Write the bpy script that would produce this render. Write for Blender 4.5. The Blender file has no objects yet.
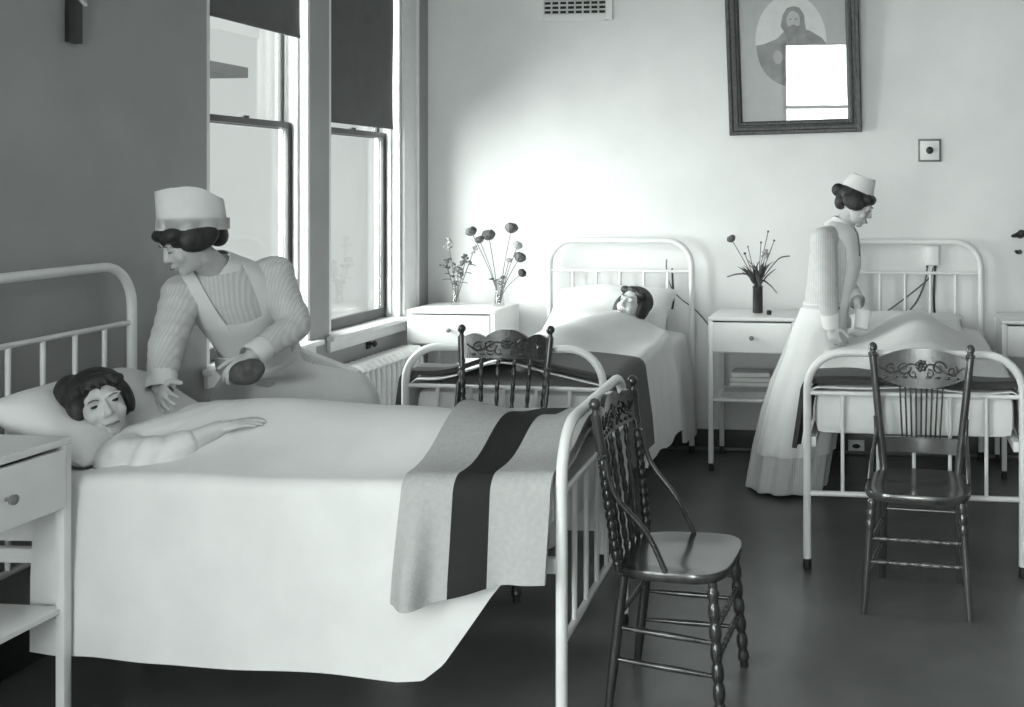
import bpy, bmesh, math, random
from math import sin, cos, pi, radians
from mathutils import Vector, Matrix
from mathutils.bvhtree import BVHTree
random.seed(7)
sc = bpy.context.scene
COL = sc.collection
V = Vector
# ------------------------------------------------------------------ view
sc.view_settings.view_transform = 'Standard'
sc.view_settings.look = 'None'
sc.view_settings.gamma = 1.0
sc.view_settings.use_curve_mapping = False
sc.view_settings.exposure = 0.0
CAMH = 1.73
YAW = radians(6.3)
cd = bpy.data.cameras.new('camera')
cam = bpy.data.objects.new('camera', cd); COL.objects.link(cam)
cam.location = (0, 0, CAMH)
cam.rotation_euler = (pi/2, 0, YAW)
cd.sensor_width = 36.0
cd.lens = 1040/1024*36.0
cd.shift_x = (512-770)/1024
cd.shift_y = -(353.5-188)/1024
cd.clip_end = 200
sc.camera = cam
RX = V((cos(YAW), sin(YAW), 0)); FW = V((-sin(YAW), cos(YAW), 0)); UP = V((0, 0, 1))

def at(x, y, d):
    "a point seen at a spot of the photograph, d metres in front of the lens"
    return V((0, 0, CAMH)) + RX*((x-770)/1040*d) + FW*d - UP*((y-188)/1040*d)
def atY(x, y, Y):
    r = RX*((x-770)/1040) + FW - UP*((y-188)/1040)
    return V((0, 0, CAMH)) + r*(Y/r.y)

# ------------------------------------------------------------------ materials
def lin(v):
    v = v/255
    return ((v+.055)/1.055)**2.4 if v > .04045 else v/12.92
def gcol(v):
    a = lin(v); return (a, a, a, 1)
MATS = {}
def mat(name, v, rough=.6, var=.05, scale=14, bump=0, bscale=120, spec=.5, stretch=(1, 1, 1), coat=0, sheen=0):
    if name in MATS: return MATS[name]
    m = bpy.data.materials.new(name); m.use_nodes = True
    nt = m.node_tree; b = nt.nodes['Principled BSDF']
    tc = nt.nodes.new('ShaderNodeTexCoord'); mp = nt.nodes.new('ShaderNodeMapping')
    mp.inputs['Scale'].default_value = stretch
    nt.links.new(tc.outputs['Object'], mp.inputs['Vector'])
    nz = nt.nodes.new('ShaderNodeTexNoise'); nz.inputs['Scale'].default_value = scale; nz.inputs['Detail'].default_value = 5
    nt.links.new(mp.outputs['Vector'], nz.inputs['Vector'])
    cr = nt.nodes.new('ShaderNodeValToRGB')
    a = lin(v)
    lo, hi = max(0, a*(1-var*2)), min(1, a*(1+var*2))
    cr.color_ramp.elements[0].position = .3; cr.color_ramp.elements[0].color = (lo, lo, lo, 1)
    cr.color_ramp.elements[1].position = .7; cr.color_ramp.elements[1].color = (hi, hi, hi, 1)
    nt.links.new(nz.outputs['Fac'], cr.inputs['Fac'])
    nt.links.new(cr.outputs['Color'], b.inputs['Base Color'])
    b.inputs['Roughness'].default_value = rough
    b.inputs['Specular IOR Level'].default_value = spec
    b.inputs['Coat Weight'].default_value = coat
    b.inputs['Coat Roughness'].default_value = .12
    b.inputs['Sheen Weight'].default_value = sheen
    if bump:
        n2 = nt.nodes.new('ShaderNodeTexNoise'); n2.inputs['Scale'].default_value = bscale; n2.inputs['Detail'].default_value = 3
        nt.links.new(mp.outputs['Vector'], n2.inputs['Vector'])
        bp = nt.nodes.new('ShaderNodeBump'); bp.inputs['Strength'].default_value = bump; bp.inputs['Distance'].default_value = .004
        nt.links.new(n2.outputs['Fac'], bp.inputs['Height']); nt.links.new(bp.outputs['Normal'], b.inputs['Normal'])
    MATS[name] = m
    return m
def striped(name, axis, base, dark, bands, rough=.9, bump=.5, bscale=160, var=.08):
    "woven wool with dark bands lo..hi (metres) along one object axis"
    m = mat(name, base, rough, var, 60, bump, bscale, spec=.1)
    nt = m.node_tree; b = nt.nodes['Principled BSDF']
    tc = nt.nodes.new('ShaderNodeTexCoord'); sx = nt.nodes.new('ShaderNodeSeparateXYZ')
    nt.links.new(tc.outputs['Object'], sx.inputs[0])
    src = sx.outputs['XYZ'.index(axis)]
    old = b.inputs['Base Color'].links[0].from_socket
    for lo, hi in bands:
        g = nt.nodes.new('ShaderNodeMath'); g.operation = 'COMPARE'
        nt.links.new(src, g.inputs[0]); g.inputs[1].default_value = (lo+hi)/2; g.inputs[2].default_value = (hi-lo)/2
        mx = nt.nodes.new('ShaderNodeMix'); mx.data_type = 'RGBA'
        nt.links.new(g.outputs[0], mx.inputs[0]); nt.links.new(old, mx.inputs[6]); mx.inputs[7].default_value = gcol(dark)
        old = mx.outputs[2]
    nt.links.new(old, b.inputs['Base Color'])
    return m
def pinstripe(name, v, dark, freq):
    m = mat(name, v, .85, .03, 30, .25, 300, spec=.2)
    nt = m.node_tree; b = nt.nodes['Principled BSDF']
    tc = nt.nodes.new('ShaderNodeTexCoord'); w = nt.nodes.new('ShaderNodeTexWave')
    w.bands_direction = 'X'; w.inputs['Scale'].default_value = freq; w.inputs['Distortion'].default_value = .4
    nt.links.new(tc.outputs['Object'], w.inputs['Vector'])
    mx = nt.nodes.new('ShaderNodeMix'); mx.data_type = 'RGBA'
    nt.links.new(w.outputs['Fac'], mx.inputs[0])
    nt.links.new(b.inputs['Base Color'].links[0].from_socket, mx.inputs[6]); mx.inputs[7].default_value = gcol(dark)
    nt.links.new(mx.outputs[2], b.inputs['Base Color'])
    return m
def glassy(name, gl=.04, rough=.0, tint=.96):
    m = bpy.data.materials.new(name); m.use_nodes = True; nt = m.node_tree
    nt.nodes.remove(nt.nodes['Principled BSDF'])
    o = nt.nodes['Material Output']
    t = nt.nodes.new('ShaderNodeBsdfTransparent'); t.inputs[0].default_value = (tint, tint, tint, 1)
    g = nt.nodes.new('ShaderNodeBsdfGlossy'); g.inputs['Roughness'].default_value = rough
    lw = nt.nodes.new('ShaderNodeLayerWeight'); lw.inputs[0].default_value = .5
    pw = nt.nodes.new('ShaderNodeMath'); pw.operation = 'POWER'; pw.inputs[1].default_value = 4.5
    nt.links.new(lw.outputs['Facing'], pw.inputs[0])
    fr = nt.nodes.new('ShaderNodeMath'); fr.operation = 'MULTIPLY_ADD'; fr.inputs[1].default_value = .9; fr.inputs[2].default_value = gl
    nt.links.new(pw.outputs[0], fr.inputs[0])
    mx = nt.nodes.new('ShaderNodeMixShader')
    nt.links.new(fr.outputs[0], mx.inputs[0]); nt.links.new(t.outputs[0], mx.inputs[1]); nt.links.new(g.outputs[0], mx.inputs[2])
    nt.links.new(mx.outputs[0], o.inputs[0])
    return m
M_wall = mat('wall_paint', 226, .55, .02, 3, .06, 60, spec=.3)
M_left = mat('shaded_wall_paint', 158, .6, .03, 3, .06, 60, spec=.2)  # the back wall's paint with the side wall's shade put into a darker colour
M_ceil = mat('ceiling_plaster', 222, .8)
M_floor = mat('dark_linoleum', 97, .27, .07, 2.2, .03, 40, spec=.5)
M_base = mat('dark_baseboard_paint', 62, .4, .05)
M_trim = mat('white_woodwork', 222, .4, .02)
M_sash = mat('dark_sash_wood', 74, .4, .08)
M_shade = mat('window_shade_cloth', 92, .8, .04, 8, .1, 200)
M_enam = mat('white_enamel', 226, .32, .02, 6, 0, spec=.5)
M_sheet = mat('white_cotton', 226, .85, .02, 9, .12, 320, spec=.1)
M_spread = mat('white_bedspread_cotton', 224, .88, .02, 6, .2, 260, spec=.1)
M_pillow = mat('pillow_cotton', 226, .85, .02, 9, .10, 300, spec=.1)
M_wood = mat('dark_varnished_wood', 52, .22, .25, 5, .08, 40, spec=.6, stretch=(3, 3, .6), coat=.4)
M_wood2 = mat('brown_varnished_wood', 66, .2, .22, 5, .08, 40, spec=.6, stretch=(3, 3, .6), coat=.5)
M_black = mat('black_rubber', 24, .6)
M_dark = mat('dark_metal', 38, .45)
M_skin = mat('skin', 196, .55, .05, 12, .05, 200, spec=.3)
M_skinp = mat('pale_skin', 198, .55, .05, 12, .05, 200, spec=.3)
M_lip = mat('lip', 120, .5)
M_hair = mat('dark_hair', 40, .55, .35, 40, .5, 90, stretch=(1, 1, .25))
M_hair2 = mat('brown_hair', 62, .5, .4, 30, .5, 90, stretch=(1, 1, .25))
M_eye = mat('eye_dark', 28, .3)
M_brow = mat('brow', 84, .7)
M_dress = pinstripe('striped_cotton_dress', 210, 196, 24)
M_apron = mat('white_apron_linen', 226, .85, .02, 8, .12, 260, spec=.1)
M_gown = mat('white_nightgown_cotton', 216, .85, .03, 9, .12, 260, spec=.1)
M_rad = mat('radiator_enamel', 208, .5, .03)
M_frame = mat('carved_dark_frame', 66, .4, .2, 40, .5, 120)
M_glass = glassy('window_glass')
M_vglass = glassy('clear_vase_glass', tint=.9)
M_green = mat('dark_leaf', 74, .6, .15, 20)
M_stem = mat('stem_green', 104, .6, .15, 20)
M_petal = mat('dusky_petal', 96, .7, .25, 30)
M_petal2 = mat('dark_petal', 60, .7, .25, 30)
M_petal3 = mat('pale_petal', 165, .7, .2, 30)
M_vase = mat('dark_glazed_stoneware', 52, .18, .15, 12)
M_wool = striped('grey_wool_with_dark_band', 'Y', 174, 48, [(-.80, -.685)], var=.03)
M_wool2 = striped('dark_grey_wool_blanket', 'Y', 104, 70, [(-1.02, -.90)], var=.03)

# ------------------------------------------------------------------ mesh kit
def frame_of(d):
    d = d.normalized()
    a = V((0, 0, 1)) if abs(d.z) < .9 else V((1, 0, 0))
    x = a.cross(d).normalized()
    return x, d.cross(x)
class MB:
    def __init__(s): s.bm = bmesh.new()
    def box(s, c, size, rz=0, bev=0, R=None):
        r = bmesh.ops.create_cube(s.bm, size=1)
        M = Matrix.Translation(V(c)) @ (R.to_4x4() if R else Matrix.Rotation(rz, 4, 'Z')) @ Matrix.Diagonal((*size, 1))
        bmesh.ops.transform(s.bm, matrix=M, verts=r['verts'])
        if bev:
            es = list({e for v in r['verts'] for e in v.link_edges})
            bmesh.ops.bevel(s.bm, geom=es, offset=bev, segments=2, affect='EDGES', profile=.6)
        return s
    def loft(s, rings, cap=True, close=True):
        vs = [[s.bm.verts.new(p) for p in r] for r in rings]
        n = len(vs[0])
        for a, b in zip(vs, vs[1:]):
            for i in range(n if close else n-1):
                j = (i+1) % n
                s.bm.faces.new((a[i], a[j], b[j], b[i]))
        if cap:
            for r, flip in ((vs[0], True), (vs[-1], False)):
                if len(r) > 2: s.bm.faces.new(r[::-1] if flip else r)
        return s
    def tube(s, pts, r, n=10, cap=True, closed=False):
        pts = [V(p) for p in pts]
        rs = r if isinstance(r, (list, tuple)) else [r]*len(pts)
        rings = []; x = None
        for i, p in enumerate(pts):
            d = (pts[min(i+1, len(pts)-1)]-pts[max(i-1, 0)]).normalized()
            if x is None: x, y = frame_of(d)
            else:
                x = (x-d*x.dot(d)).normalized(); y = d.cross(x)
            rings.append([p+(x*cos(2*pi*k/n)+y*sin(2*pi*k/n))*rs[i] for k in range(n)])
        return s.loft(rings, cap)
    def lathe(s, prof, p0=(0, 0, 0), axis=(0, 0, 1), n=16):
        p0 = V(p0); ax = V(axis).normalized(); x, y = frame_of(ax)
        return s.loft([[p0+ax*h+(x*cos(2*pi*k/n)+y*sin(2*pi*k/n))*max(r, .0004) for k in range(n)] for r, h in prof])
    def ell(s, c, r, R=None, nu=20, nv=12):
        r = V(r) if not isinstance(r, (int, float)) else V((r, r, r))
        m = bmesh.ops.create_uvsphere(s.bm, u_segments=nu, v_segments=nv, radius=1)
        M = Matrix.Translation(V(c)) @ (R.to_4x4() if R else Matrix()) @ Matrix.Diagonal((*r, 1))
        bmesh.ops.transform(s.bm, matrix=M, verts=m['verts'])
        return s
    def limb(s, pts, rs, n=14):
        "a tapering limb with round ends, each piece its own closed capsule"
        pts = [V(p) for p in pts]
        for i in range(len(pts)-1):
            a, b, ra, rb = pts[i], pts[i+1], rs[i], rs[i+1]
            d = (b-a).normalized(); x, y = frame_of(d)
            L = (b-a).length; rings = []
            seq = [(-ra*cos(t), ra*sin(t)) for t in (.15, .6, 1.05)]+[(0, ra)]
            seq += [(L*k/4, ra+(rb-ra)*k/4) for k in (1, 2, 3)]
            seq += [(L, rb)]+[(L+rb*cos(t), rb*sin(t)) for t in (1.05, .6, .15)]
            for h, r in seq:
                rings.append([a+d*h+(x*cos(2*pi*k/n)+y*sin(2*pi*k/n))*r for k in range(n)])
            s.loft(rings)
        return s
    def poly(s, pts, d):
        "a flat outline given depth along the vector d"
        pts = [V(p) for p in pts]; d = V(d)
        a = [s.bm.verts.new(p) for p in pts]; b = [s.bm.verts.new(p+d) for p in pts]
        n = len(pts)
        s.bm.faces.new(a[::-1]); s.bm.faces.new(b)
        for i in range(n):
            s.bm.faces.new((a[i], a[(i+1) % n], b[(i+1) % n], b[i]))
        return s
    def sheet(s, fn, nu, nv, th=.004):
        "a cloth of real thickness; fn(u,v) with u,v in 0..1"
        P = [[V(fn(i/nu, j/nv)) for j in range(nv+1)] for i in range(nu+1)]
        N = []
        for i in range(nu+1):
            row = []
            for j in range(nv+1):
                a = P[min(i+1, nu)][j]-P[max(i-1, 0)][j]; b = P[i][min(j+1, nv)]-P[i][max(j-1, 0)]
                c = a.cross(b); row.append(c.normalized() if c.length > 1e-12 else UP.copy())
            N.append(row)
        A = [[s.bm.verts.new(P[i][j]+N[i][j]*th/2) for j in range(nv+1)] for i in range(nu+1)]
        B = [[s.bm.verts.new(P[i][j]-N[i][j]*th/2) for j in range(nv+1)] for i in range(nu+1)]
        f = s.bm.faces.new
        for i in range(nu):
            for j in range(nv):
                f((A[i][j], A[i+1][j], A[i+1][j+1], A[i][j+1])); f((B[i][j], B[i][j+1], B[i+1][j+1], B[i+1][j]))
        for i in range(nu):
            f((A[i][0], B[i][0], B[i+1][0], A[i+1][0])); f((A[i][nv], A[i+1][nv], B[i+1][nv], B[i][nv]))
        for j in range(nv):
            f((A[0][j], A[0][j+1], B[0][j+1], B[0][j])); f((A[nu][j], B[nu][j], B[nu][j+1], A[nu][j+1]))
        return s
    def mesh(s, name='m'):
        bmesh.ops.recalc_face_normals(s.bm, faces=s.bm.faces)
        me = bpy.data.meshes.new(name); s.bm.to_mesh(me); s.bm.free()
        return me
def shade(me, ang=42):
    me.polygons.foreach_set('use_smooth', [True]*len(me.polygons))
    try: me.set_sharp_from_angle(angle=radians(ang))
    except Exception: pass
def obj(name, mb, m, parent=None, loc=None, rz=0, ang=42):
    me = mb.mesh(name) if isinstance(mb, MB) else mb
    if ang: shade(me, ang)
    me.materials.append(m)
    o = bpy.data.objects.new(name, me); COL.objects.link(o)
    if parent is not None: o.parent = parent
    if loc is not None: o.location = loc
    if rz: o.rotation_euler = (0, 0, rz)
    return o
def top(name, mb, m, base, rz=0, ang=42):
    "a one-mesh thing made in world coordinates, its origin moved to its base"
    me = mb.mesh(name) if isinstance(mb, MB) else mb
    me.transform(Matrix.Translation(-V(base)))
    return obj(name, me, m, None, base, 0, ang)
def thing(name, label, cat, loc=(0, 0, 0), rz=0, group=None, kind=None):
    o = bpy.data.objects.new(name, None); COL.objects.link(o); o.empty_display_size = .1
    o.location = loc; o.rotation_euler = (0, 0, rz)
    return tag(o, label, cat, group, kind)
def tag(o, label=None, cat=None, group=None, kind=None):
    if label: o['label'] = label
    if cat: o['category'] = cat
    if group: o['group'] = group
    if kind: o['kind'] = kind
    return o
def struct(name, mb, m, ang=30):
    return tag(obj(name, mb, m, ang=ang), kind='structure')
def remesh(mb, vox, it=2, fac=.5):
    me = mb.mesh('tmp'); o = bpy.data.objects.new('tmp', me); COL.objects.link(o)
    r = o.modifiers.new('r', 'REMESH'); r.mode = 'VOXEL'; r.voxel_size = vox
    if it:
        q = o.modifiers.new('s', 'SMOOTH'); q.iterations = it; q.factor = fac
    dg = bpy.context.evaluated_depsgraph_get()
    new = bpy.data.meshes.new_from_object(o.evaluated_get(dg))
    bpy.data.objects.remove(o)
    return new
def catmull(P, n=6):
    P = [V(p) for p in P]; out = []
    for i in range(len(P)-1):
        a, b, c, d = P[max(i-1, 0)], P[i], P[i+1], P[min(i+2, len(P)-1)]
        for k in range(n):
            t = k/n
            out.append(.5*((2*b)+(c-a)*t+(2*a-5*b+4*c-d)*t*t+(3*b-a-3*c+d)*t**3))
    return out+[P[-1]]
def sstep(a, b, x):
    t = min(1, max(0, (x-a)/(b-a))); return t*t*(3-2*t)

# ================================================================== THE ROOM
XL, YB, XR, YR, ZC, TH = -3.1, 6.8, 6.6, -3.5, 3.6, .17
WZ0, WZ1 = .90, 3.2
WIN = [(4.47, 5.335), (5.53, 6.40), (-2.6, -1.4), (-.9, .3)]       # openings in the left wall along Y
REAR = (-1.64, -.50, .95, 2.68)                                     # opening in the wall behind the camera
fl = MB().box(((XL+XR)/2, (YB+YR)/2, -.1), (XR-XL+.6, YB-YR+.6, .2)); struct('floor', fl, M_floor)
ce = MB().box(((XL+XR)/2, (YB+YR)/2, ZC+.1), (XR-XL+.6, YB-YR+.6, .2)); struct('ceiling', ce, M_ceil)
w = MB().box(((XL+XR)/2, YB+TH/2, ZC/2), (XR-XL+2*TH, TH, ZC)); struct('wall_back', w, M_wall)
w = MB().box((XR+TH/2, (YB+YR)/2, ZC/2), (TH, YB-YR, ZC)); struct('wall_right', w, mat('far_wall_paint', 118, .6))  # unseen wall, its paint darkened to throw less light back
w = MB()
ys = [YR]+[y for p in sorted(WIN) for y in p]+[YB]
for i in range(0, len(ys), 2):
    w.box((XL-TH/2, (ys[i]+ys[i+1])/2, ZC/2), (TH, ys[i+1]-ys[i], ZC))
for a, b in WIN:
    w.box((XL-TH/2, (a+b)/2, WZ0/2-.015), (TH, b-a, WZ0-.03)); w.box((XL-TH/2, (a+b)/2, (WZ1+ZC)/2), (TH, b-a, ZC-WZ1))
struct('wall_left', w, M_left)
w = MB(); a, b, z0, z1 = REAR
w.box(((XL+a)/2-TH/2, YR-TH/2, ZC/2), (a-XL+TH, TH, ZC)); w.box(((XR+b)/2+TH/2, YR-TH/2, ZC/2), (XR-b+TH, TH, ZC))
w.box(((a+b)/2, YR-TH/2, z0/2), (b-a, TH, z0)); w.box(((a+b)/2, YR-TH/2, (z1+ZC)/2), (b-a, TH, ZC-z1))
struct('wall_rear', w, M_wall)
bb = MB(); bb.box(((XL+XR)/2, YB-.011, .068), (XR-XL-.01, .022, .136), bev=.005); struct('baseboard_back', bb, M_base)
bb = MB().tube([(XL+.03, YB-.03, .012), (XR-.03, YB-.03, .012)], .013, 8); struct('trim_1', bb, mat('shoe_moulding', 92, .4))
bb = MB(); bb.box((XL+.010, 6.50, 2.06), (.022, .185, 2.36), bev=.006); bb.box((XL+.026, 6.585, 2.06), (.02, .022, 2.36), bev=.005); struct('trim_2', bb, M_trim)
bb = MB(); bb.box((XL+.011, (YB+YR)/2-.02, .068), (.022, YB-YR-.06, .136), bev=.005); struct('baseboard_left', bb, M_base)

def window(n, a, b, shade_z=None):
    root = tag(thing('window_%d' % n, None, None), kind='structure')
    z0, z1, mz = WZ0, WZ1, 2.065
    j = MB()                                                    # jamb lining
    j.box((XL-.084, a+.011, (z0+z1)/2), (.168, .022, z1-z0)); j.box((XL-.084, b-.011, (z0+z1)/2), (.168, .022, z1-z0))
    j.box((XL-.084, (a+b)/2, z1-.011), (.168, b-a-.044, .022))
    for y in (a+.030, b-.030):                                  # stop beads on the jamb
        j.box((XL-.062, y, (z0+z1)/2), (.022, .016, z1-z0-.05), bev=.004)
        j.box((XL-.124, y, (z0+z1)/2), (.006, .016, z1-z0-.05))
    obj('jamb', j, M_trim, root, ang=30)
    s = MB().box((XL-.07, (a+b)/2, z0-.012), (.19, b-a, .03), bev=.006)
    s.box((XL+.035, (a+b)/2, z0-.012), (.05, b-a+.10, .028), bev=.008)
    s.box((XL+.012, (a+b)/2, z0-.06), (.022, b-a+.05, .06), bev=.004)
    obj('window_sill', s, M_trim, root, ang=30)
    def sash(name, x, za, zb, st, rl, rt):
        q = MB()
        q.box((x, a+.024+st/2, (za+zb)/2), (.036, st, zb-za), bev=.004); q.box((x, b-.024-st/2, (za+zb)/2), (.036, st, zb-za), bev=.004)
        q.box((x, (a+b)/2, za+rl/2), (.035, b-a-.05-2*st, rl)); q.box((x, (a+b)/2, zb-rt/2), (.035, b-a-.05-2*st, rt))
        o = obj(name, q, M_sash, root, ang=30)
        g = MB().box((x, (a+b)/2, (za+zb)/2), (.004, b-a-.05-2*st, zb-za-rl-rt))
        obj('glass_pane', g, M_glass, o, ang=0)
        return o
    lo = sash('lower_sash', XL-.104, z0+.004, mz+.018, .042, .062, .032)
    up = sash('upper_sash', XL-.146, mz-.018, z1-.026, .042, .032, .05)
    k = MB().box((XL-.098, (a+b)/2, mz+.024), (.03, .045, .012), bev=.003); obj('sash_lock', k, M_dark, lo)
    return root
for i, (a, b) in enumerate(WIN): window(i+1, a, b)
rw = tag(thing('window_5', None, None), kind='structure')
q = MB(); a, b, z0, z1 = REAR
for x in (a+.03, b-.03): q.box((x, YR-.13, (z0+z1)/2), (.06, .05, z1-z0))
for z in (z0+.03, (z0+z1)/2-.2, z1-.03): q.box(((a+b)/2, YR-.13, z), (b-a-.12, .05, .05))
fr_ = obj('window_frame', q, M_trim, rw)
obj('glass_pane', MB().box(((a+b)/2, YR-.13, (z0+z1)/2), (b-a-.12, .004, z1-z0-.06)), M_glass, fr_, ang=0)

# dark cloth shades
for i, zb, lab in ((0, 2.537, 'dark cloth roller shade pulled a third down over the left window'),
                   (1, 2.107, 'dark cloth roller shade pulled halfway down over the right window by the corner')):
    a, b = WIN[i]
    t = thing('roller_shade', lab, 'window shade', (XL-.03, (a+b)/2, zb), 0, 'roller shades')
    W2 = (b-a)/2-.05
    obj('shade_cloth', MB().sheet(lambda u, v: (.004*sin(v*7+u*3), -W2+2*W2*u, (3.13-zb)*v), 10, 16, .003), M_shade, t)
    obj('roller', MB().tube([(0, -W2-.01, 3.14-zb), (0, W2+.01, 3.14-zb)], .02, 12), M_trim, t)
    obj('hem_slat', MB().box((.0, 0, .008), (.012, 2*W2, .022), bev=.003), M_shade, t)

# something seen outside through the left window
e0 = MB().box((-6.60, 8.62, 2.80), (1.45, .9, .10), bev=.01); e0.box((-6.60, 8.2, 2.86), (1.50, .08, .03))
tag(top('roof_eave', e0, mat('weathered_grey_eave', 96, .8), (-6.6, 8.6, 2.6)), 'grey eave of a building outside seen through the left window', 'eave')

# radiator: cast iron columns under the windows
t = thing('radiator', 'white cast iron column radiator under the windows', 'radiator', (XL+.15, 5.60, 0))
ns = 21
for k in range(ns):
    y = (k-(ns-1)/2)*.062
    q = MB()
    for x in (-.062, 0, .062):
        q.tube([(x, y, .10), (x, y, .16), (x, y, .66), (x, y, .70)], [.020, .023, .023, .018], 10)
    q.tube([(-.075, y, .695), (-.05, y, .722), (.05, y, .722), (.075, y, .695)], .027, 10)
    q.tube([(-.075, y, .11), (.075, y, .11)], .027, 10)
    if k in (0, ns-1):
        for x in (-.06, .06): q.tube([(x, y, .10), (x, y, .002)], [.024, .028], 8)
    obj('radiator_section', q, M_rad, t)
q = MB().tube([(.03, -.68, .11), (.03, -.80, .11), (.03, -.82, .09), (.03, -.82, .004)], .014, 8)
obj('feed_pipe', q, M_rad, t)

# small things on the walls
t = thing('wall_hook', 'small dark catch on the wall below the right window sill', 'hook', (XL, 5.972, .79))
obj('backplate', MB().box((.005, 0, .0), (.010, .05, .06), bev=.003), M_dark, t)
obj('knob', MB().lathe([(.008, 0), (.008, .02), (.018, .028), (.02, .038), (.008, .048)], (.008, 0, 0), (1, 0, 0), 12), M_dark, t)

t = thing('crucifix', 'dark wooden crucifix with a pale figure high on the side wall', 'crucifix', (XL, 3.665, 2.285))
q = MB().box((.014, 0, .33), (.024, .062, .66), bev=.003); obj('upright', q, mat('ebony_wood', 30, .45, .2), t)
obj('crossbar', MB().box((.014, 0, .47), (.023, .36, .07), bev=.003), MATS['ebony_wood'], t)
q = MB()
q.ell((.055, .0, .475), (.02, .018, .024)); q.limb([(.05, 0, .44), (.045, 0, .36), (.05, .0, .31)], [.026, .022, .024])
for s_ in (-1, 1):
    q.limb([(.046, s_*.025, .435), (.04, s_*.08, .455), (.034, s_*.14, .478)], [.011, .009, .007])
    q.limb([(.05, s_*.012, .30), (.066, s_*.014, .235), (.05, s_*.006, .165), (.062, .0, .145)], [.017, .013, .010, .009])
obj('figure', remesh(q, .0035, 1), mat('pale_plaster', 170, .6), t)

t = thing('ventilation_grille', 'white wall vent with rows of dark slots, top of back wall', 'vent', (-2.065, YB, 2.865))
obj('dark_hole_backing', MB().box((0, -.004, .20), (.46, .008, .40)), M_black, t)  # black sheet in place of the shade inside the vent holes
q = MB()
for k in range(9): q.box((-.215+k*.0537, -.012, .21), (.010, .012, .35))
for k in range(12): q.box((0, -.013, .030+k*.0305), (.44, .010, .011))
obj('grid_bars', q, mat('vent_enamel', 205, .5), t)
q = MB()
for x in (-.236, .236): q.box((x, -.010, .2), (.045, .02, .42), bev=.004)
for z in (.005, .395): q.box((0, -.010, z), (.43, .0195, .045), bev=.004)
obj('rim', q, M_wall, t)

t = thing('call_button_plate', 'small square white call button plate on the wall right of the picture', 'wall plate', (.288, YB, 1.90))
obj('rim', MB().box((0, -.005, .073), (.148, .010, .148), bev=.003), mat('tarnished_plate_rim', 110, .4), t)
obj('plate', MB().box((0, -.012, .073), (.122, .008, .122), bev=.002), M_trim, t)
obj('button', MB().lathe([(.024, 0), (.024, .006), (.017, .012), (.015, .02), (.004, .024)], (0, -.015, .073), (0, -1, 0), 16), M_dark, t)

t = thing('socket_outlet', 'white outlet plate on the dark baseboard under the right bed', 'outlet', (-.184, YB-.022, .012))
obj('plate', MB().box((0, -.004, .042), (.105, .008, .08), bev=.003), M_trim, t)
q = MB(); q.ell((0, -.009, .042), (.026, .004, .015)); obj('socket_face', q, M_black, t)

t = thing('wall_bracket', 'dark metal swing bracket on the wall at the right edge', 'bracket', (.86, YB, 1.30))
q = MB().lathe([(.024, 0), (.024, .006), (.014, .014)], (0, 0, .13), (0, -1, 0), 16); obj('rosette', q, M_dark, t); obj('rosette', MB().lathe([(.016, 0), (.014, .008)], (0, 0, .02), (0, -1, 0), 12), M_dark, t)
q = MB().tube([(0, -.012, .13), (-.01, -.07, .14), (-.04, -.10, .13), (-.065, -.10, .125)], [.02, .018, .014, .008], 10); q.ell((0, -.07, .14), .026)
obj('arm', q, M_dark, t)
obj('cock', MB().tube([(0, -.012, .02), (-.02, -.05, .02), (-.035, -.055, .03)], [.012, .012, .01], 8), M_dark, t)

# framed portrait, hung leaning forward and slightly askew
PW, PH, FWD = .865, 1.12, .088
t = thing('framed_picture', 'large dark carved frame with an oval portrait of a bearded man', 'picture', (-.58, YB-.025, 2.085))
t.rotation_euler = (radians(4.0), radians(-1.4), 0)
q = MB()
def mould(x0, z0, x1, z1, prof):
    rings = []
    for off, h in prof:
        rings.append([V((x0+off, -h, z0+off)), V((x1-off, -h, z0+off)), V((x1-off, -h, z1-off)), V((x0+off, -h, z1-off))])
    return rings
prof = [(0, 0), (0, .03), (.006, .036), (.022, .034), (.03, .026), (.048, .024), (.052, .034), (.06, .036), (.064, .028), (.078, .022), (.088, .016), (.088, 0)]
q.loft(mould(-PW/2, 0, PW/2, PH, prof), cap=False)
fr = obj('frame', q, M_frame, t, ang=25)
q = MB()
def beads(x0, z0, x1, z1, step, r, h):
    for (a, b) in (((x0, z0), (x1, z0)), ((x1, z0), (x1, z1)), ((x1, z1), (x0, z1)), ((x0, z1), (x0, z0))):
        L = math.hypot(b[0]-a[0], b[1]-a[1]); n = int(L/step)
        for k in range(n):
            u = k/n; q.ell((a[0]+(b[0]-a[0])*u, -h, a[1]+(b[1]-a[1])*u), r, nu=6, nv=4)
beads(-PW/2+.072, .072, PW/2-.072, PH-.072, .017, .0075, .024)
obj('carved_beading', q, mat('worn_frame_beads', 104, .4, .2, 60), fr)
IW, IH = PW/2-FWD, PH-2*FWD
def ovalpts(cx, cz, rx, rz, y, n=40): return [(cx+rx*cos(2*pi*k/n), y, cz+rz*sin(2*pi*k/n)) for k in range(n)]
obj('mount_board', MB().box((0, -.004, PH/2), (2*IW+.01, .006, IH+.01)), mat('grey_mount', 172, .8, .03), t)
oz = .60
pr_ = obj('portrait', MB().poly(ovalpts(-.012, oz, .232, .30, -.0072), (0, -.0006, 0)), mat('pale_oval_ground', 212, .8, .03), t)
def blob(name, pts, y, m, par): return obj(name, MB().poly([(p[0], y, p[1]) for p in pts], (0, -.0005, 0)), m, par)
body = []
for k in range(25):                                   # robe clipped to the oval's lower half
    a = pi+pi*k/24; body.append((-.012+.228*cos(a), oz-.02+.275*sin(a)))
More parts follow.
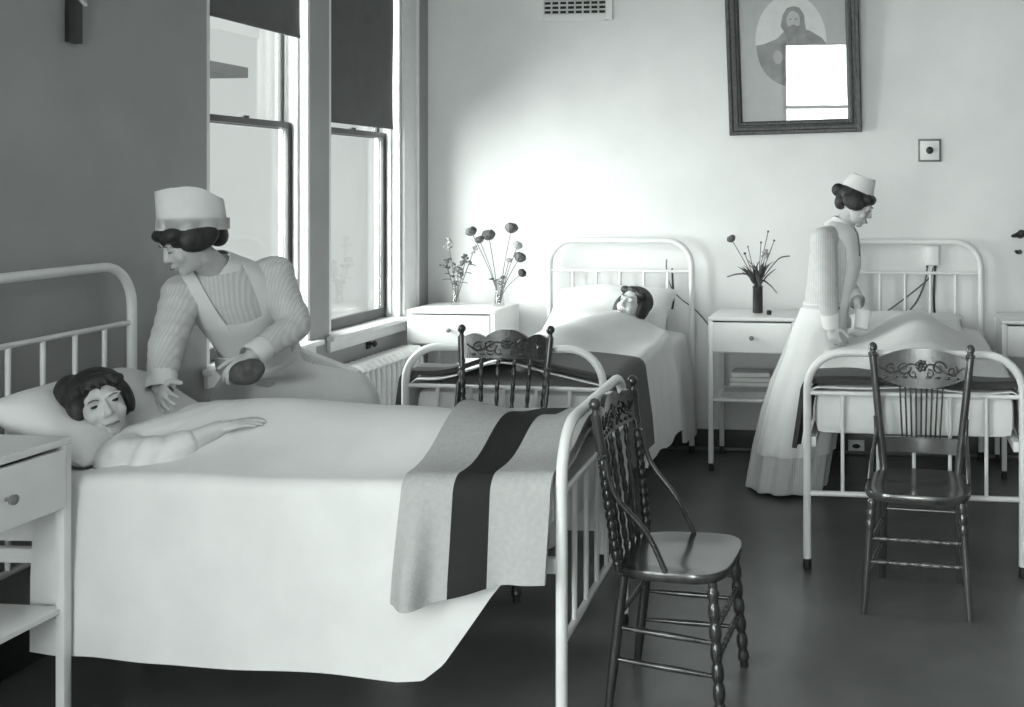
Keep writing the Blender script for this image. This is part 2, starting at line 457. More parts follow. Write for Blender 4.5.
body += [(.19, oz+.015), (.12, oz+.06), (.055, oz+.085), (-.05, oz+.07), (-.10, oz+.02), (-.18, oz-.01)]
blob('robe', body, -.0082, mat('sepia_robe', 112, .8, .2, 12), pr_)
hair = [(-.05+.002, oz+.05), (-.075, oz+.10), (-.06, oz+.17), (-.03, oz+.215), (.01, oz+.225), (.05, oz+.215), (.078, oz+.17), (.085, oz+.10), (.095, oz+.03), (.06, oz+.0), (.0, oz-.03), (-.03, oz+.0)]
blob('hair', hair, -.0090, mat('sepia_hair', 104, .8, .2, 20), pr_)
face = [(.008+.044*cos(2*pi*k/24), oz+.132+.062*sin(2*pi*k/24)) for k in range(24)]
blob('face', face, -.0098, mat('sepia_face', 176, .8, .06, 20), pr_)
beard = [(-.036, oz+.10), (-.02, oz+.096), (.008, oz+.108), (.036, oz+.096), (.052, oz+.10), (.045, oz+.05), (.01, oz+.01), (-.022, oz+.04)]
blob('beard', beard, -.0106, MATS['sepia_hair'], pr_)
for dx in (-.010, .026): blob('eye', [(dx+.010*cos(2*pi*k/10), oz+.142+.005*sin(2*pi*k/10)) for k in range(10)], -.0106, MATS['sepia_hair'], pr_)
blob('hand', [(-.10+.03*cos(2*pi*k/14), oz-.10+.045*sin(2*pi*k/14)) for k in range(14)], -.0090, mat('sepia_hand', 150, .8), pr_)
obj('glass_cover', MB().box((0, -.0145, PH/2), (2*IW+.006, .002, IH+.006)), M_glass, t, ang=0)

# ================================================================== BEDS
BW, BL = .48, 1.01                 # half width / half length between posts
def arch(y, h, r):
    P = [(-BW, y, .05), (-BW, y, h-r)]
    P += [(-BW+r-r*cos(a), y, h-r+r*sin(a)) for a in [pi/2*k/8 for k in range(1, 9)]]
    P += [(BW-r+r*sin(a), y, h-r+r*cos(a)) for a in [pi/2*k/8 for k in range(0, 9)]]
    return P+[(BW, y, .05)]
def make_bed(label, loc, rz, mz=.80, head=1.385, foot=.985):
    t = thing('hospital_bed', label, 'bed', loc, rz, 'white iron hospital beds')
    for nm, y, H in (('head_frame', BL, head), ('foot_frame', -BL, foot)):
        f = obj(nm, MB().tube(arch(y, H, .165), .0185, 12), M_enam, t)
        rail = 1.185 if nm == 'head_frame' else .80
        low = .40 if nm == 'head_frame' else .345
        obj('upper_rail', MB().tube([(-BW, y, rail), (BW, y, rail)], .0105, 10), M_enam, f)
        obj('lower_rail', MB().tube([(-BW, y, low), (BW, y, low)], .0125, 10), M_enam, f)
        for k in range(1, 6):
            x = -BW+2*BW*k/6
            obj('spindle', MB().tube([(x, y, low), (x, y, rail)], .0092, 10), M_enam, f)
        for x in (-BW, BW):
            obj('caster', MB().lathe([(.008, 0), (.019, .004), (.02, .03), (.017, .04), (.012, .052)], (x, y, 0), n=12), M_black, f)
    for s in (-1, 1):
        obj('side_rail', MB().box((s*.455, 0, .575), (.03, 2*BL-.02, .045), bev=.003), M_enam, t)
    mt = MB().box((0, 0, (.60+mz)/2), (.90, 2*BL-.07, mz-.60), bev=.05)
    obj('mattress', mt, M_sheet, t)
    return t
def bedT(t): return Matrix.Translation(t.location) @ Matrix.Rotation(t.rotation_euler.z, 4, 'Z')
def drape(name, bed, label, cat, group, m, y0, y1, hw, ztop, dl, dr, flare=.05, fold=.012, fk=17, ph=0, nu=110, nv=110, th=.006, r=.045, off=None):
    def fn(u, v):
        y = y0+(y1-y0)*u
        L, R = max(.012, dl(y)), max(.012, dr(y))
        arc = pi/2*r
        s = -(hw-r+arc+L)+v*(2*(hw-r+arc)+L+R)
        sg = -1 if s < 0 else 1; a = abs(s)
        if a <= hw-r: x = s; z = ztop(x, y)
        else:
            zt = ztop(sg*(hw-r), y); b = a-(hw-r)
            if b < arc: an = b/r; x = sg*(hw-r+r*sin(an)); z = zt-r*(1-cos(an))
            else:
                d = b-arc
                x = sg*(hw+(flare(y) if callable(flare) else flare)*d+fold*min(1, d/.25)*(1.5+sin(fk*y+ph+2.1*sg)+.5*sin(fk*2.3*y+1.3+ph))); z = zt-r-d
        if off: x, y, z = off(x, y, z, u, v)
        return (x, y, z)
    me = MB().sheet(fn, nu, nv, th).mesh(name)
    o = obj(name, me, m, None, bed.location, bed.rotation_euler.z, ang=80)
    return tag(o, label, cat, group)

bed1 = make_bed('white iron bed in front, its head against the dark side wall', (-2.01, 3.495, 0), radians(93.1), .772, 1.42, 1.0)
bed2 = make_bed('white iron bed in the middle of the back wall, behind the near bed', (-1.75, 5.69, 0), radians(-1.0), .772)
bed3 = make_bed('white iron bed on the right, where a nurse stands with a white cup', (.13, 5.725, 0), 0)

def bump1(x, y):
    b = .140*math.exp(-((x-.02)/.25)**2)*(sstep(.66, .44, y))*(1-.55*sstep(-.25, -.9, y))
    b += .008*sin(9*y+3*x)*math.exp(-(x/.4)**2)+.006*sin(14*x+5*y)
    return b
z1top = lambda x, y: .818+bump1(x, y)
def lerp_tab(T, y):
    for (a, va), (b, vb) in zip(T, T[1:]):
        if y <= b: return va+(vb-va)*max(0, (y-a))/(b-a)
    return T[-1][1]
def hem1(y): return lerp_tab([(-1.0, .05), (-.80, .28), (-.66, .475), (-.60, .522), (-.52, .530), (0, .52), (.45, .505), (.58, .50), (.75, .475)], y)+.006*sin(7*y)
drape('bedspread', bed1, 'white bedspread over the near patient, hanging low over the bed side', 'bedspread', 'white bedspreads', M_spread,
      .665, -.985, .470, z1top, hem1, lambda y: .42, lambda y: .075-.062*sstep(.25, .50, y), .007, 5.5, .5, 160, 150)
def zbl1(x, y): return z1top(x, y)+.023+.010*(1+sin((y+.55)*12))*math.exp(-(x/.35)**2)
def foldoff(x, y, z, u, v):
    k = max(0, (.80-z)/.35)
    if x < -.45: x -= .055*math.exp(-((u-.13)/.08)**2)*min(1, k*1.5)+.012*math.exp(-((u-.85)/.1)**2)*min(1, k)
    return x, y-(.03*(1-u))*k*0+.01*k*sin(9*x), z
drape('blanket', bed1, 'grey wool blanket with a dark band folded across the near bed foot', 'blanket', 'wool blankets at the bed feet', M_wool,
      -.525, -.984, .506, zbl1, lambda y: .255+.055*sstep(-.9, -.55, y), lambda y: .22, .085, .010, 15, 1.0, 60, 120, .022, .05, foldoff)

def z2top(x, y):
    b = (.165+.02*sstep(.1, .35, y))*math.exp(-((x-.02-.14*sstep(-.1, .4, y))/(.25+.05*sstep(0, .4, y)))**2)*sstep(.50, .37, y)*(1-.50*sstep(-.2, -.9, y))
    return .818+b+.008*sin(11*y+4*x)+.006*sin(15*x-3*y)
def hem2(y): return .50+.10*sstep(-.2, .8, y)-.10*sstep(-.3, -.9, y)+.015*sin(13*y)
drape('bedspread', bed2, 'white bedspread on the middle bed, hanging long on its right side', 'bedspread', 'white bedspreads', M_spread,
      .86, -.985, .474, z2top, lambda y: .35, hem2, .08, .011, 14, .4, 120, 120)
def skew2(x, y, z, u, v):
    k = sstep(-.1, .5, x)
    return x, y+(1-u)*.36*k, z
drape('blanket', bed2, 'dark grey blanket folded over the foot of the middle bed', 'blanket', 'wool blankets at the bed feet', M_wool2,
      -.80, -.965, .528, lambda x, y: z2top(x, y+(.36*sstep(-.1, .5, x)*((y+.965)/.165)))+.026, lambda y: .30, lambda y: .36+.03*sin(5*y), .085, .006, 9, 0, 40, 90, .022, .05, skew2)

def z3top(x, y):
    b = .160*math.exp(-((x-.06)/.26)**2)*sstep(-.90, -.50, y)*(1-.1*sstep(.2, .9, y))
    b += .010*sin(8*x+4*y)*math.exp(-(x/.4)**2)
    return .818+b+.005*sin(13*x-7*y)
drape('bedspread', bed3, 'white bedspread humped up on the right bed beside the standing nurse', 'bedspread', 'white bedspreads', M_spread,
      .90, -.985, .474, z3top, lambda y: .20+.05*sin(4*y), lambda y: .24, .06, .010, 11, .8, 120, 120)
def skew3(x, y, z, u, v): return x, y+(1-u)*.16*sstep(.1, .5, -x), z
drape('blanket', bed3, 'dark grey blanket folded over the foot of the right bed', 'blanket', 'wool blankets at the bed feet', M_wool2,
      -.82, -.965, .506, lambda x, y: z3top(x, y+.16*sstep(.1, .5, -x)*((y+.965)/.145))+.026, lambda y: .36-.10*sstep(-.7, -.95, y), lambda y: .18, .085, .006, 9, 0, 40, 90, .022, .05, skew3)

# pillows
def pillow(label, c, size, R, dent=None, group='pillows'):
    a, b, h = size
    def prof(u, v):
        x, y = 2*u-1, 2*v-1
        k = max(0, (1-abs(x)**3.2))**.55*max(0, (1-abs(y)**3.2))**.55
        return x, y, k
    mb = MB(); n = 28
    for sgn in (1, -1):
        rows = []
        for i in range(n+1):
            row = []
            for j in range(n+1):
                x, y, k = prof(i/n, j/n)
                pin = 1-.06*(1-abs(x))*abs(y)**4-.0
                z = sgn*h*k*(1+.10*sin(5*x+3*y)+.06*sin(9*y-2*x))
                if dent and sgn > 0: z -= dent[4]*math.exp(-((a*x-dent[0])/dent[2])**2-((b*y-dent[1])/dent[3])**2)*min(1, k*1.6)
                row.append(mb.bm.verts.new((a*x*(1-.05*abs(y)**6*0-.07*(1-abs(y)**2)*abs(x)**5), b*y*(1-.07*(1-abs(x)**2)*abs(y)**5), z)))
            rows.append(row)
        for i in range(n):
            for j in range(n):
                mb.bm.faces.new((rows[i][j], rows[i+1][j], rows[i+1][j+1], rows[i][j+1]))
    bmesh.ops.remove_doubles(mb.bm, verts=mb.bm.verts, dist=.0008)
    o = obj('pillow', mb, M_pillow, None, c, ang=80)
    o.rotation_euler = R
    return tag(o, label, 'pillow', group)
pillow('big white pillow propped under the head of the near patient', (-2.765, 3.44, .925), (.21, .37, .085), (0, radians(27), radians(3)), (.03, -.06, .10, .115, .115))
pillow('large white pillow behind the dark haired patient in the middle bed', (-1.72, 6.40, .945), (.40, .25, .10), (radians(30), 0, 0), (.12, -.06, .12, .11, .07))
pillow('white pillow at the head of the right bed, behind the humped spread', (.13, 6.46, .885), (.36, .21, .055), (radians(10), 0, 0))

# ================================================================== BEDSIDE TABLES
def nightstand(label, loc, rz, w=.50, dp=.44, H=.955):
    t = thing('bedside_table', label, 'bedside table', loc, rz, 'white bedside tables')
    obj('tabletop', MB().box((0, 0, H-.012), (w, dp, .024), bev=.006), M_enam, t)
    for sx in (-1, 1):
        for sy in (-1, 1):
            l = obj('leg', MB().box((sx*(w/2-.015), sy*(dp/2-.015), (H-.024+.05)/2), (.030, .030, H-.024-.05), bev=.004), M_enam, t)
            obj('caster', MB().lathe([(.006, 0), (.016, .004), (.017, .026), (.012, .034), (.010, .05)], (sx*(w/2-.015), sy*(dp/2-.015), 0), n=10), M_black, l)
    q = MB()
    for sx in (-1, 1): q.box((sx*(w/2-.012), 0, H-.122), (.014, dp-.06, .195))
    q.box((0, dp/2-.010, H-.122), (w-.06, .014, .195)); q.box((0, 0, H-.214), (w-.03, dp-.03, .012))
    obj('case', q, M_enam, t)
    d = obj('drawer', MB().box((0, -dp/2+.006, H-.122), (w-.062, .026, .178), bev=.004), M_enam, t)
    obj('knob', MB().lathe([(.006, 0), (.006, .014), (.014, .020), (.015, .030), (.005, .036)], (0, -dp/2-.006, H-.122), (0, -1, 0), 12), mat('worn_nickel', 120, .35), d)
    obj('shelf', MB().box((0, 0, .435), (w-.03, dp-.03, .018), bev=.003), M_enam, t)
    q = MB()
    for sx in (-1, 1): q.tube([(sx*(w/2-.015), -dp/2+.02, .40), (sx*(w/2-.015), dp/2-.02, .40)], .008, 8)
    obj('side_rail', q, M_enam, t)
    return t
nightstand('white bedside table in the lower left corner beside the near bed', (-2.73, 2.705, 0), radians(90), .50, .47, .965)
nightstand('white bedside table in the room corner carrying two vases of flowers', (-2.715, 6.50, 0), 0, .575, .44, .962)
ns2 = nightstand('white bedside table between the two back beds with a dark vase', (-.80, 6.49, 0), 0, .54, .46, .945)
nightstand('white bedside table at the right edge, beyond the right bed', (.94, 6.49, 0), 0, .50, .42, .945)

# linen and papers on the shelf of the middle bedside table
q = MB()
for k in range(4): q.box((0, 0, .016+k*.031), (.27-.006*k, .17, .029), bev=.011)
tag(top('folded_linen', q, M_sheet, (0, 0, 0)), 'stack of folded white linen on the shelf of the middle bedside table', 'linen').location = (-.84, 6.57, .4445)
q = MB()
for k in range(3): q.box((.003*k, .002*k, .006+k*.0105), (.30, .15, .0095), rz=.02*k, bev=.002)
tag(top('paper_pile', q, mat('grey_paper', 176, .8), (0, 0, 0)), 'flat pile of grey papers in front of the folded linen', 'papers').location = (-.85, 6.395, .4445)

# ================================================================== CHAIRS
def turned(mb, p0, p1, r, beads, n=12, lo=.62, ends=True):
    p0, p1 = V(p0), V(p1); L = (p1-p0).length; N = beads*8+4
    prof = []
    for k in range(N+1):
        t = k/N
        s = abs(sin(pi*beads*t))
        rr = r*(lo+(1-lo)*s**.7)
        if ends and (t < .06 or t > .94): rr = r*.72
        prof.append((rr, L*t))
    mb.lathe(prof, p0, (p1-p0), n)
def seat_mesh(wf, wb, dp, z, th, m=28):
    "saddled seat with rounded front corners"
    mb = MB()
    def outline(k):
        out = []
        for i in range(48):
            a = 2*pi*i/48
            ex = 3.6
            x = abs(cos(a))**(2/ex)*(1 if cos(a) >= 0 else -1); y = abs(sin(a))**(2/ex)*(1 if sin(a) >= 0 else -1)
            w = wf+(wb-wf)*(y+1)/2
            out.append((x*w/2*k, y*dp/2*k))
        return out
    rings = []
    for k, dz in ((.90, -th), (.97, -th), (1.0, -th*.6), (1.0, -th*.25), (.985, 0), (.90, -.001), (.7, -.007), (.45, -.010), (.2, -.010), (.02, -.010)):
        rings.append([V((x, y, z+dz)) for x, y in outline(k)])
    return mb.loft(rings)
def swirl(mb, c, r, turns, sg, nfun, rad=.0045, a0=0):
    P = []
    for k in range(20):
        t = k/19; a = a0+sg*turns*2*pi*t
        P.append(nfun(c[0]+r*(1-.8*t)*cos(a), c[1]+r*(1-.8*t)*sin(a)))
    mb.tube(P, [rad*(1-.5*k/19) for k in range(20)], 6)
def make_chair(label, loc, rz, style, wood, group, H=1.09, k=1.0):
    t = thing('wooden_chair', label, 'chair', loc, rz, group)
    t.scale = (k, k, k)
    zs = .475; wf, wb, dp = (.44, .39, .41)
    obj('seat', seat_mesh(wf, wb, dp, zs, .032), wood, t, ang=50)
    fx, rx = (.175, .165)
    for sx in (-1, 1):
        q = MB(); a, b = V((sx*fx, -.155, zs-.03)), V((sx*(fx+.03), -.190, 0))
        if style == 'spindle': turned(q, b, a, .0215, 7)
        else:
            turned(q, b.lerp(a, .72), a, .019, 3, lo=.75); q.tube([b, b.lerp(a, .3), b.lerp(a, .73)], [.012, .0165, .0155], 12)
        obj('leg', q, wood, t)
        a, b = V((sx*(rx-.01), .15, zs-.03)), V((sx*(rx+.0), .20, 0))
        obj('leg', MB().tube([b, b.lerp(a, .3), b.lerp(a, .7), a], [.013, .0175, .018, .016], 12), wood, t)
    def legp(sx, front, z):
        k = 1-z/(zs-.03)
        return V((sx*(fx+.03*k), -.155-.035*k, z)) if front else V((sx*(rx-.01+.01*k), .15+.05*k, z))
    for sx, zz in ((-1, (.145, .25)), (1, (.145, .25, .335))):
        for z in zz:
            obj('stretcher', MB().tube([legp(sx, 1, z), (legp(sx, 1, z)+legp(sx, 0, z+.02))/2, legp(sx, 0, z+.02)], [.007, .0115, .007], 10), wood, t)
    for z in (.20, .29):
        q = MB(); turned(q, legp(-1, 1, z), legp(1, 1, z), .0115, 9, lo=.7); obj('stretcher', q, wood, t)
    obj('stretcher', MB().tube([legp(-1, 0, .31), legp(1, 0, .31)], .009, 10), wood, t)
    # back
    tb = .215 if style == 'spindle' else .212
    yb, yt = .165, .235 if style == 'spindle' else .205
    zd = 1.09-H
    px0 = .175 if style == 'spindle' else .155
    def post(sx, z):
        k = (z-zs)/(H-zs); return V((sx*(px0+(tb-px0)*k), yb+(yt-yb)*k+.02*sin(pi*k)*0, z))
    for sx in (-1, 1):
        q = MB()
        if style == 'spindle':
            turned(q, post(sx, zs-.01), post(sx, .93-zd), .0170, 12, lo=.74)
            q.tube([post(sx, .925-zd), post(sx, 1.045-zd)], .0165, 12)
            q.lathe([(.017, 0), (.011, .012), (.010, .02), (.019, .032), (.020, .044), (.012, .056), (.003, .06)], post(sx, 1.04-zd), (0, .1, 1), 12)
        else:
            q.tube([post(sx, zs-.01), post(sx, .55), post(sx, .955)], [.015, .018, .0165], 12)
            q.lathe([(.016, 0), (.021, .005), (.021, .014), (.014, .019), (.014, .026), (.02, .032), (.019, .045), (.012, .056), (.003, .06)], post(sx, .95), (0, .05, 1), 12)
        obj('back_post', q, wood, t)
        # bent side brace from post to seat
        P = catmull([post(sx, .84 if style == 'spindle' else .70)+V((sx*.012, -.012, 0)), post(sx, .72 if style == 'spindle' else .62)+V((sx*.018, -.035 if style == 'spindle' else -.012, 0)),
                     V((sx*.196, .06, .60 if style == 'spindle' else .55)), V((sx*.200, -.005, zs))], 6)
        obj('side_brace', MB().tube(P, .0095, 10), wood, t)
    # crest board, a carved slab bowed back between the posts
    if style == 'spindle':
        zc0, pf = .945-zd, lambda u: .095+.035*max(0, cos(u*pi*1.0))**.8*(1 if abs(u) < .5 else 0)+.018*abs(sin(2*pi*u))*(1 if abs(u) >= .5 else .2)
    else:
        zc0, pf = .845, lambda u: .085+.055*cos(u*pi/2)**.7
    n = 36; wcr = tb-.012
    def bow(x): return .022*(1-(x/wcr)**2)
    def ycr(z): k = (z-zs)/(H-zs); return yb+(yt-yb)*k
    A = []
    mb = MB(); rings = []
    for i in range(n+1):
        u = -1+2*i/n; x = u*wcr; zt = zc0+pf(u); zb = zc0+(0 if style == 'spindle' else -.028*cos(u*pi/2)+.03*abs(u)**3)
        y0 = bow(x)
        ring = []
        m = 7
        for j in range(m+1):
            z = zb+(zt-zb)*j/m; ring.append(V((x, ycr(z)+y0-.009, z)))
        for j in range(m, -1, -1):
            z = zb+(zt-zb)*j/m; ring.append(V((x, ycr(z)+y0+.009, z)))
        rings.append(ring)
    mb.loft(rings)
    cr = obj('crest_board', mb, wood, t, ang=50)
    q = MB(); sf = lambda x, z: V((x, ycr(z)+bow(x)-.010, z))
    zm = zc0+.055
    for sx in (-1, 1):
        swirl(q, (sx*.075, zm+.004), .032, 1.4, sx, sf); swirl(q, (sx*.130, zm-.005), .026, 1.3, -sx, sf, a0=1)
        swirl(q, (sx*.035, zm-.022), .020, 1.2, -sx, sf, a0=2)
        q.tube([sf(sx*x, zm+.02*sin(x*38)) for x in [k*.018 for k in range(11)]], .0042, 6)
        for k in range(4): q.ell(sf(sx*(.03+.04*k), zc0+.018), (.012, .005, .006), nu=8, nv=6)
    for k in range(7):
        a = 2*pi*k/7; q.ell(sf(.017*cos(a), zm+.012+.017*sin(a)), (.010, .005, .010), nu=8, nv=6)
    q.ell(sf(0, zm+.012), (.009, .008, .009), nu=8, nv=6)
    obj('carving', q, wood, cr)
    if style == 'spindle':
        for k in range(4):
            x = (-.6+.4*k)*(tb-.02)
            q = MB(); turned(q, (x*.86, yb+.01, zs-.005), (x, ycr(.95-zd)+bow(x), .955-zd), .0105, 9, lo=.58); obj('spindle', q, wood, t)
    else:
        zr = .585
        obj('lower_back_rail', MB().sheet(lambda u, v: V(((2*u-1)*(px0+.012), ycr(zr)+.02*(1-(2*u-1)**2)-.002, zr-.038+.066*v)), 16, 4, .016), wood, t)
        for k in range(9):
            x = (-1+2*k/8)*.092
            obj('spindle', MB().tube([V((x*.86, ycr(zr)+.018, zr+.02)), V((x, ycr(.84)+bow(x), .832))], .0042, 8), wood, t)
    return t
make_chair('dark wooden chair with knob topped posts behind the striped blanket', (-1.735, 4.395, 0), 0, 'spindle', M_wood, 'carved back wooden chairs')
make_chair('dark wooden chair turned sideways against the foot of the near bed', (-.705, 3.535, 0), radians(87), 'spindle', M_wood, 'carved back wooden chairs', 1.03)
make_chair('brown wooden chair with thin spindles standing before the right bed', (.142, 4.425, 0), radians(-4.8), 'splat', M_wood2, 'carved back wooden chairs', 1.005, 1.035)

# ================================================================== PEOPLE
def basis(f, up):
    "columns right, forward, up of a head or torso looking along f"
    f = V(f).normalized(); u = V(up); u = (u-f*u.dot(f)).normalized(); r = f.cross(u)
    return Matrix((r, f, u)).transposed()
def head_parts(mb, c, R, k=1.0):
    P = lambda x, y, z: V(c)+R @ (V((x, y, z))*k)
    def E(x, y, z, a, b, d, **kw): mb.ell(P(x, y, z), (a*k, b*k, d*k), R, 18, 12)
    E(0, -.012, .032, .074, .094, .084)
    E(0, .022, -.018, .062, .068, .088)
    E(0, .020, -.062, .052, .054, .044); E(0, .056, -.090, .026, .024, .020)
    for s in (-1, 1):
        E(s*.036, .060, -.030, .022, .020, .024); E(s*.030, .080, .027, .026, .012, .009)
        E(s*.077, -.004, -.008, .009, .018, .031); E(s*.078, .000, -.034, .007, .008, .010)
        E(s*.0095, .093, -.031, .0070, .008, .0065)
        E(s*.031, .0745, .008, .0135, .0125, .012)
    mb.limb([P(0, .084, .020), P(0, .095, -.008), P(0, .1015, -.026)], [.0075*k, .009*k, .0105*k])
    E(0, .083, -.058, .024, .014, .010); E(0, .0885, -.0605, .0185, .008, .0045); E(0, .0865, -.0715, .0165, .008, .005)
def head_details(body, c, R, k=1.0, closed=False, look=0):
    P = lambda x, y, z: V(c)+R @ (V((x, y, z))*k)
    for s in (-1, 1):
        q = MB()
        if closed: q.tube(catmull([P(s*.019, .0855, .003), P(s*.031, .0895, -.0005), P(s*.044, .082, .003)], 4), .0016*k, 6)
        else:
            q.ell(P(s*.031, .0815, .007), (.0110*k, .0064*k, .0062*k), R, 12, 8)
        obj('eye', q, M_eye, body)
        q = MB().tube(catmull([P(s*.015, .0935, .025), P(s*.030, .0945, .030), P(s*.049, .082, .024)], 4), [.002*k]*4+[.0028*k]*4+[.0012*k], 6)
        obj('eyebrow', q, M_brow, body)
    q = MB().tube(catmull([P(-.021, .0915, -.066), P(-.008, .0985, -.0645), P(0, .0985, -.066), P(.008, .0985, -.0645), P(.021, .0915, -.066)], 4), [.0015*k]+[.0036*k]*15+[.0015*k], 6)
    obj('lips', q, M_lip, body)
def hand_parts(mb, w, d, nrm, thumb, k=1.0, curl=.35, spread=.10, cup=None):
    """a palm, four fingers and a thumb: w wrist, d towards the fingertips, nrm out of the back of the hand,
    thumb = +1/-1 side on which the thumb leaves the palm"""
    d = V(d).normalized(); nrm = V(nrm); nrm = (nrm-d*nrm.dot(d)).normalized(); x = d.cross(nrm)*thumb
    w = V(w); R = Matrix((x, d, nrm)).transposed()
    mb.limb([w-d*.01*k, w+d*.03*k], [.024*k, .024*k], 12)
    mb.ell(w+d*.048*k, (.038*k, .046*k, .015*k), R, 18, 12)
    mb.ell(w+d*.066*k, (.039*k, .026*k, .0135*k), R, 18, 12)
    for i, (o, L, r) in enumerate(((.029, .072, .0088), (.010, .080, .0092), (-.0095, .075, .0088), (-.0275, .058, .0078))):
        p = w+d*(.083-.004*abs(i-1))*k+x*o*k
        cc = curl if not isinstance(curl, (list, tuple)) else curl[i]
        fd = (d+x*spread*(1.2-i)*.8).normalized(); pts = [p]; rs = [r*k]
        for j, (fr_, tu) in enumerate(((.45, .8), (.31, 1.0), (.24, .8))):
            a = cc*tu; ax = fd.cross(nrm).normalized()
            fd = (Matrix.Rotation(-a, 3, ax) @ fd).normalized()
            p = p+fd*L*fr_*k; pts.append(p); rs.append(r*k*(.93, .86, .74)[j])
        mb.limb(pts, rs, 10)
    p = w+d*.022*k+x*.026*k
    t1 = (d*.62+x*.75-nrm*.25).normalized(); t2 = (d*.9+x*.35-nrm*.3).normalized()
    mb.limb([p, p+t1*.040*k, p+t1*.040*k+t2*.030*k, p+t1*.040*k+t2*.054*k], [.0135*k, .0115*k, .0105*k, .008*k], 10)
def ringpts(c, ax, ay, a, b, n=48, fold=0, nf=9, ph=0, k2=0):
    out = []
    for i in range(n):
        t = 2*pi*i/n; m = 1+fold*(sin(nf*t+ph)+.55*sin((nf*1.7//1)*t+1.7*ph+1))
        out.append(V(c)+V(ax)*(a*m*cos(t))+V(ay)*(b*m*sin(t)))
    return out
def bvh_of(me): return BVHTree.FromPolygons([v.co for v in me.vertices], [tuple(p.vertices) for p in me.polygons])
def cast(bv, o, d, off, far=1.2):
    h = bv.ray_cast(o, V(d).normalized(), far)
    return (h[0]-V(d).normalized()*off) if h[0] is not None else None
def patch(bv, fn, nu, nv, off=.008, th=.005):
    "cloth laid on a body: fn(u,v) -> (origin, direction); the cloth lies off above what the ray meets"
    G = {}
    for i in range(nu+1):
        for j in range(nv+1):
            o, d, *lim = fn(i/nu, j/nv); p = cast(bv, o, d, off)
            if p is not None and lim and (p-lim[0]).length > lim[1]: p = None
            G[i, j] = p
    for it in range(6):
        for k, p in list(G.items()):
            if p is None:
                nb = [G.get((k[0]+a, k[1]+b)) for a, b in ((1, 0), (-1, 0), (0, 1), (0, -1))]
                nb = [q for q in nb if q is not None]
                if nb: G[k] = sum(nb, V((0, 0, 0)))/len(nb)
    for it in range(2):
        H = dict(G)
        for k in G:
            nb = [G[q] for q in ((k[0]+1, k[1]), (k[0]-1, k[1]), (k[0], k[1]+1), (k[0], k[1]-1)) if q in G and G[q] is not None]
            if G[k] is not None and len(nb) == 4: H[k] = G[k]*.5+sum(nb, V((0, 0, 0)))/8
        G = H
    last = V((0, 0, 0))
    for k in G:
        if G[k] is None: G[k] = last
        last = G[k]
    return MB().sheet(lambda u, v: G[round(u*nu), round(v*nv)], nu, nv, th)
def person(label, base, group=None):
    return thing('person', label, 'person', base, 0, group)
def part(name, mb, m, root, ang=60):
    me = mb.mesh(name) if isinstance(mb, MB) else mb
    me.transform(Matrix.Translation(-root.location))
    return obj(name, me, m, root, ang=ang)
def up_hair(mb, c, R, k, wide=1.0, bun=None):
    P = lambda x, y, z: V(c)+R @ (V((x, y, z))*k)
    mb.ell(P(0, -.022, .048), (.088*k*wide, .100*k*wide, .078*k), R, 20, 14)
    for s in (-1, 1):
        mb.ell(P(s*.072*wide, -.015, .018), (.026*k*wide, .066*k*wide, .052*k), R, 16, 10)
        mb.ell(P(s*.045*wide, .052*wide, .062), (.046*k, .040*k, .030*k), R, 16, 10)
    mb.ell(P(0, .060*wide, .070), (.05*k, .036*k, .028*k), R, 16, 10)
    mb.ell(P(0, -.085*wide, -.005), (.064*k, .042*k, .055*k), R, 16, 10)
    if bun: mb.ell(P(*bun[0]), bun[1]*k, R, 16, 10)
def fit(parent_loc, me): me.transform(Matrix.Translation(-V(parent_loc)))

# ---------------------------------------------------------------- the nurse bending over the near patient
hip = V((-2.65, 4.43, .84)); base = V((hip.x, hip.y, 0))
n1 = person('nurse in a tall white cap bending over the patient in the near bed', base)
hc = at(190, 243, 4.02)
hf = RX*-.64-UP*.40-FW*.66
Rh = basis(hf, UP*.98)
Rcap = basis(RX*-.74-FW*.67, UP*1.0-RX*.04)
neck = at(217, 265, 4.16); chest = at(232, 300, 4.27); waist = at(258, 352, 4.45)
shL, shR = at(274, 273, 4.34), at(183, 292, 4.13)
elL, wrL = at(294, 325, 4.24), at(252, 356, 4.03)
elR, wrR = at(167, 345, 3.98), at(160, 388, 3.86)
spine = (neck-waist).normalized(); acr = (shL-shR).normalized()
tf = acr.cross(spine).normalized()
if tf.dot(FW) > 0: tf = -tf
q = MB(); head_parts(q, hc, Rh)
q.limb([neck-spine*.04, hc-Rh @ V((0, .012, .055))], [.058, .052])
q.limb([waist+V((0, .03, 0)), chest], [.10, .115]); q.limb([chest, neck-spine*.03], [.11, .07]); q.limb([shR, shL], [.055, .055])
q.limb([waist+V((0, .03, 0)), hip+V((0, .03, -.06))], [.10, .125])
for s in (-1, 1): q.limb([hip+V((s*.09, 0, -.05)), hip+V((s*.10, .03, -.42)), V((hip.x+s*.10, hip.y+.02, .07))], [.085, .06, .04])
for s in (-1, 1): q.limb([V((hip.x+s*.10, hip.y+.03, .06)), V((hip.x+s*.11, hip.y-.10, .04))], [.042, .034])
q.limb([shL, elL, wrL], [.055, .043, .03]); q.limb([shR, elR, wrR], [.055, .043, .03])
hdL = (at(226, 377, 3.93)-wrL); hdR = (at(164, 402, 3.76)-wrR)
hand_parts(q, wrL, hdL, UP*.7-FW*.75+RX*.1, 1, .98, curl=(.62, .72, .8, .85))
hand_parts(q, wrR, hdR, RX*-.35-FW*.75+UP*.3, -1, .98, curl=.25, spread=.16)
bm_ = remesh(q, .0045, 3, .5)
body = part('body', bm_, M_skin, n1)
det = lambda c: c-n1.location
head_details(body, det(hc), Rh, 1.0, closed=True)
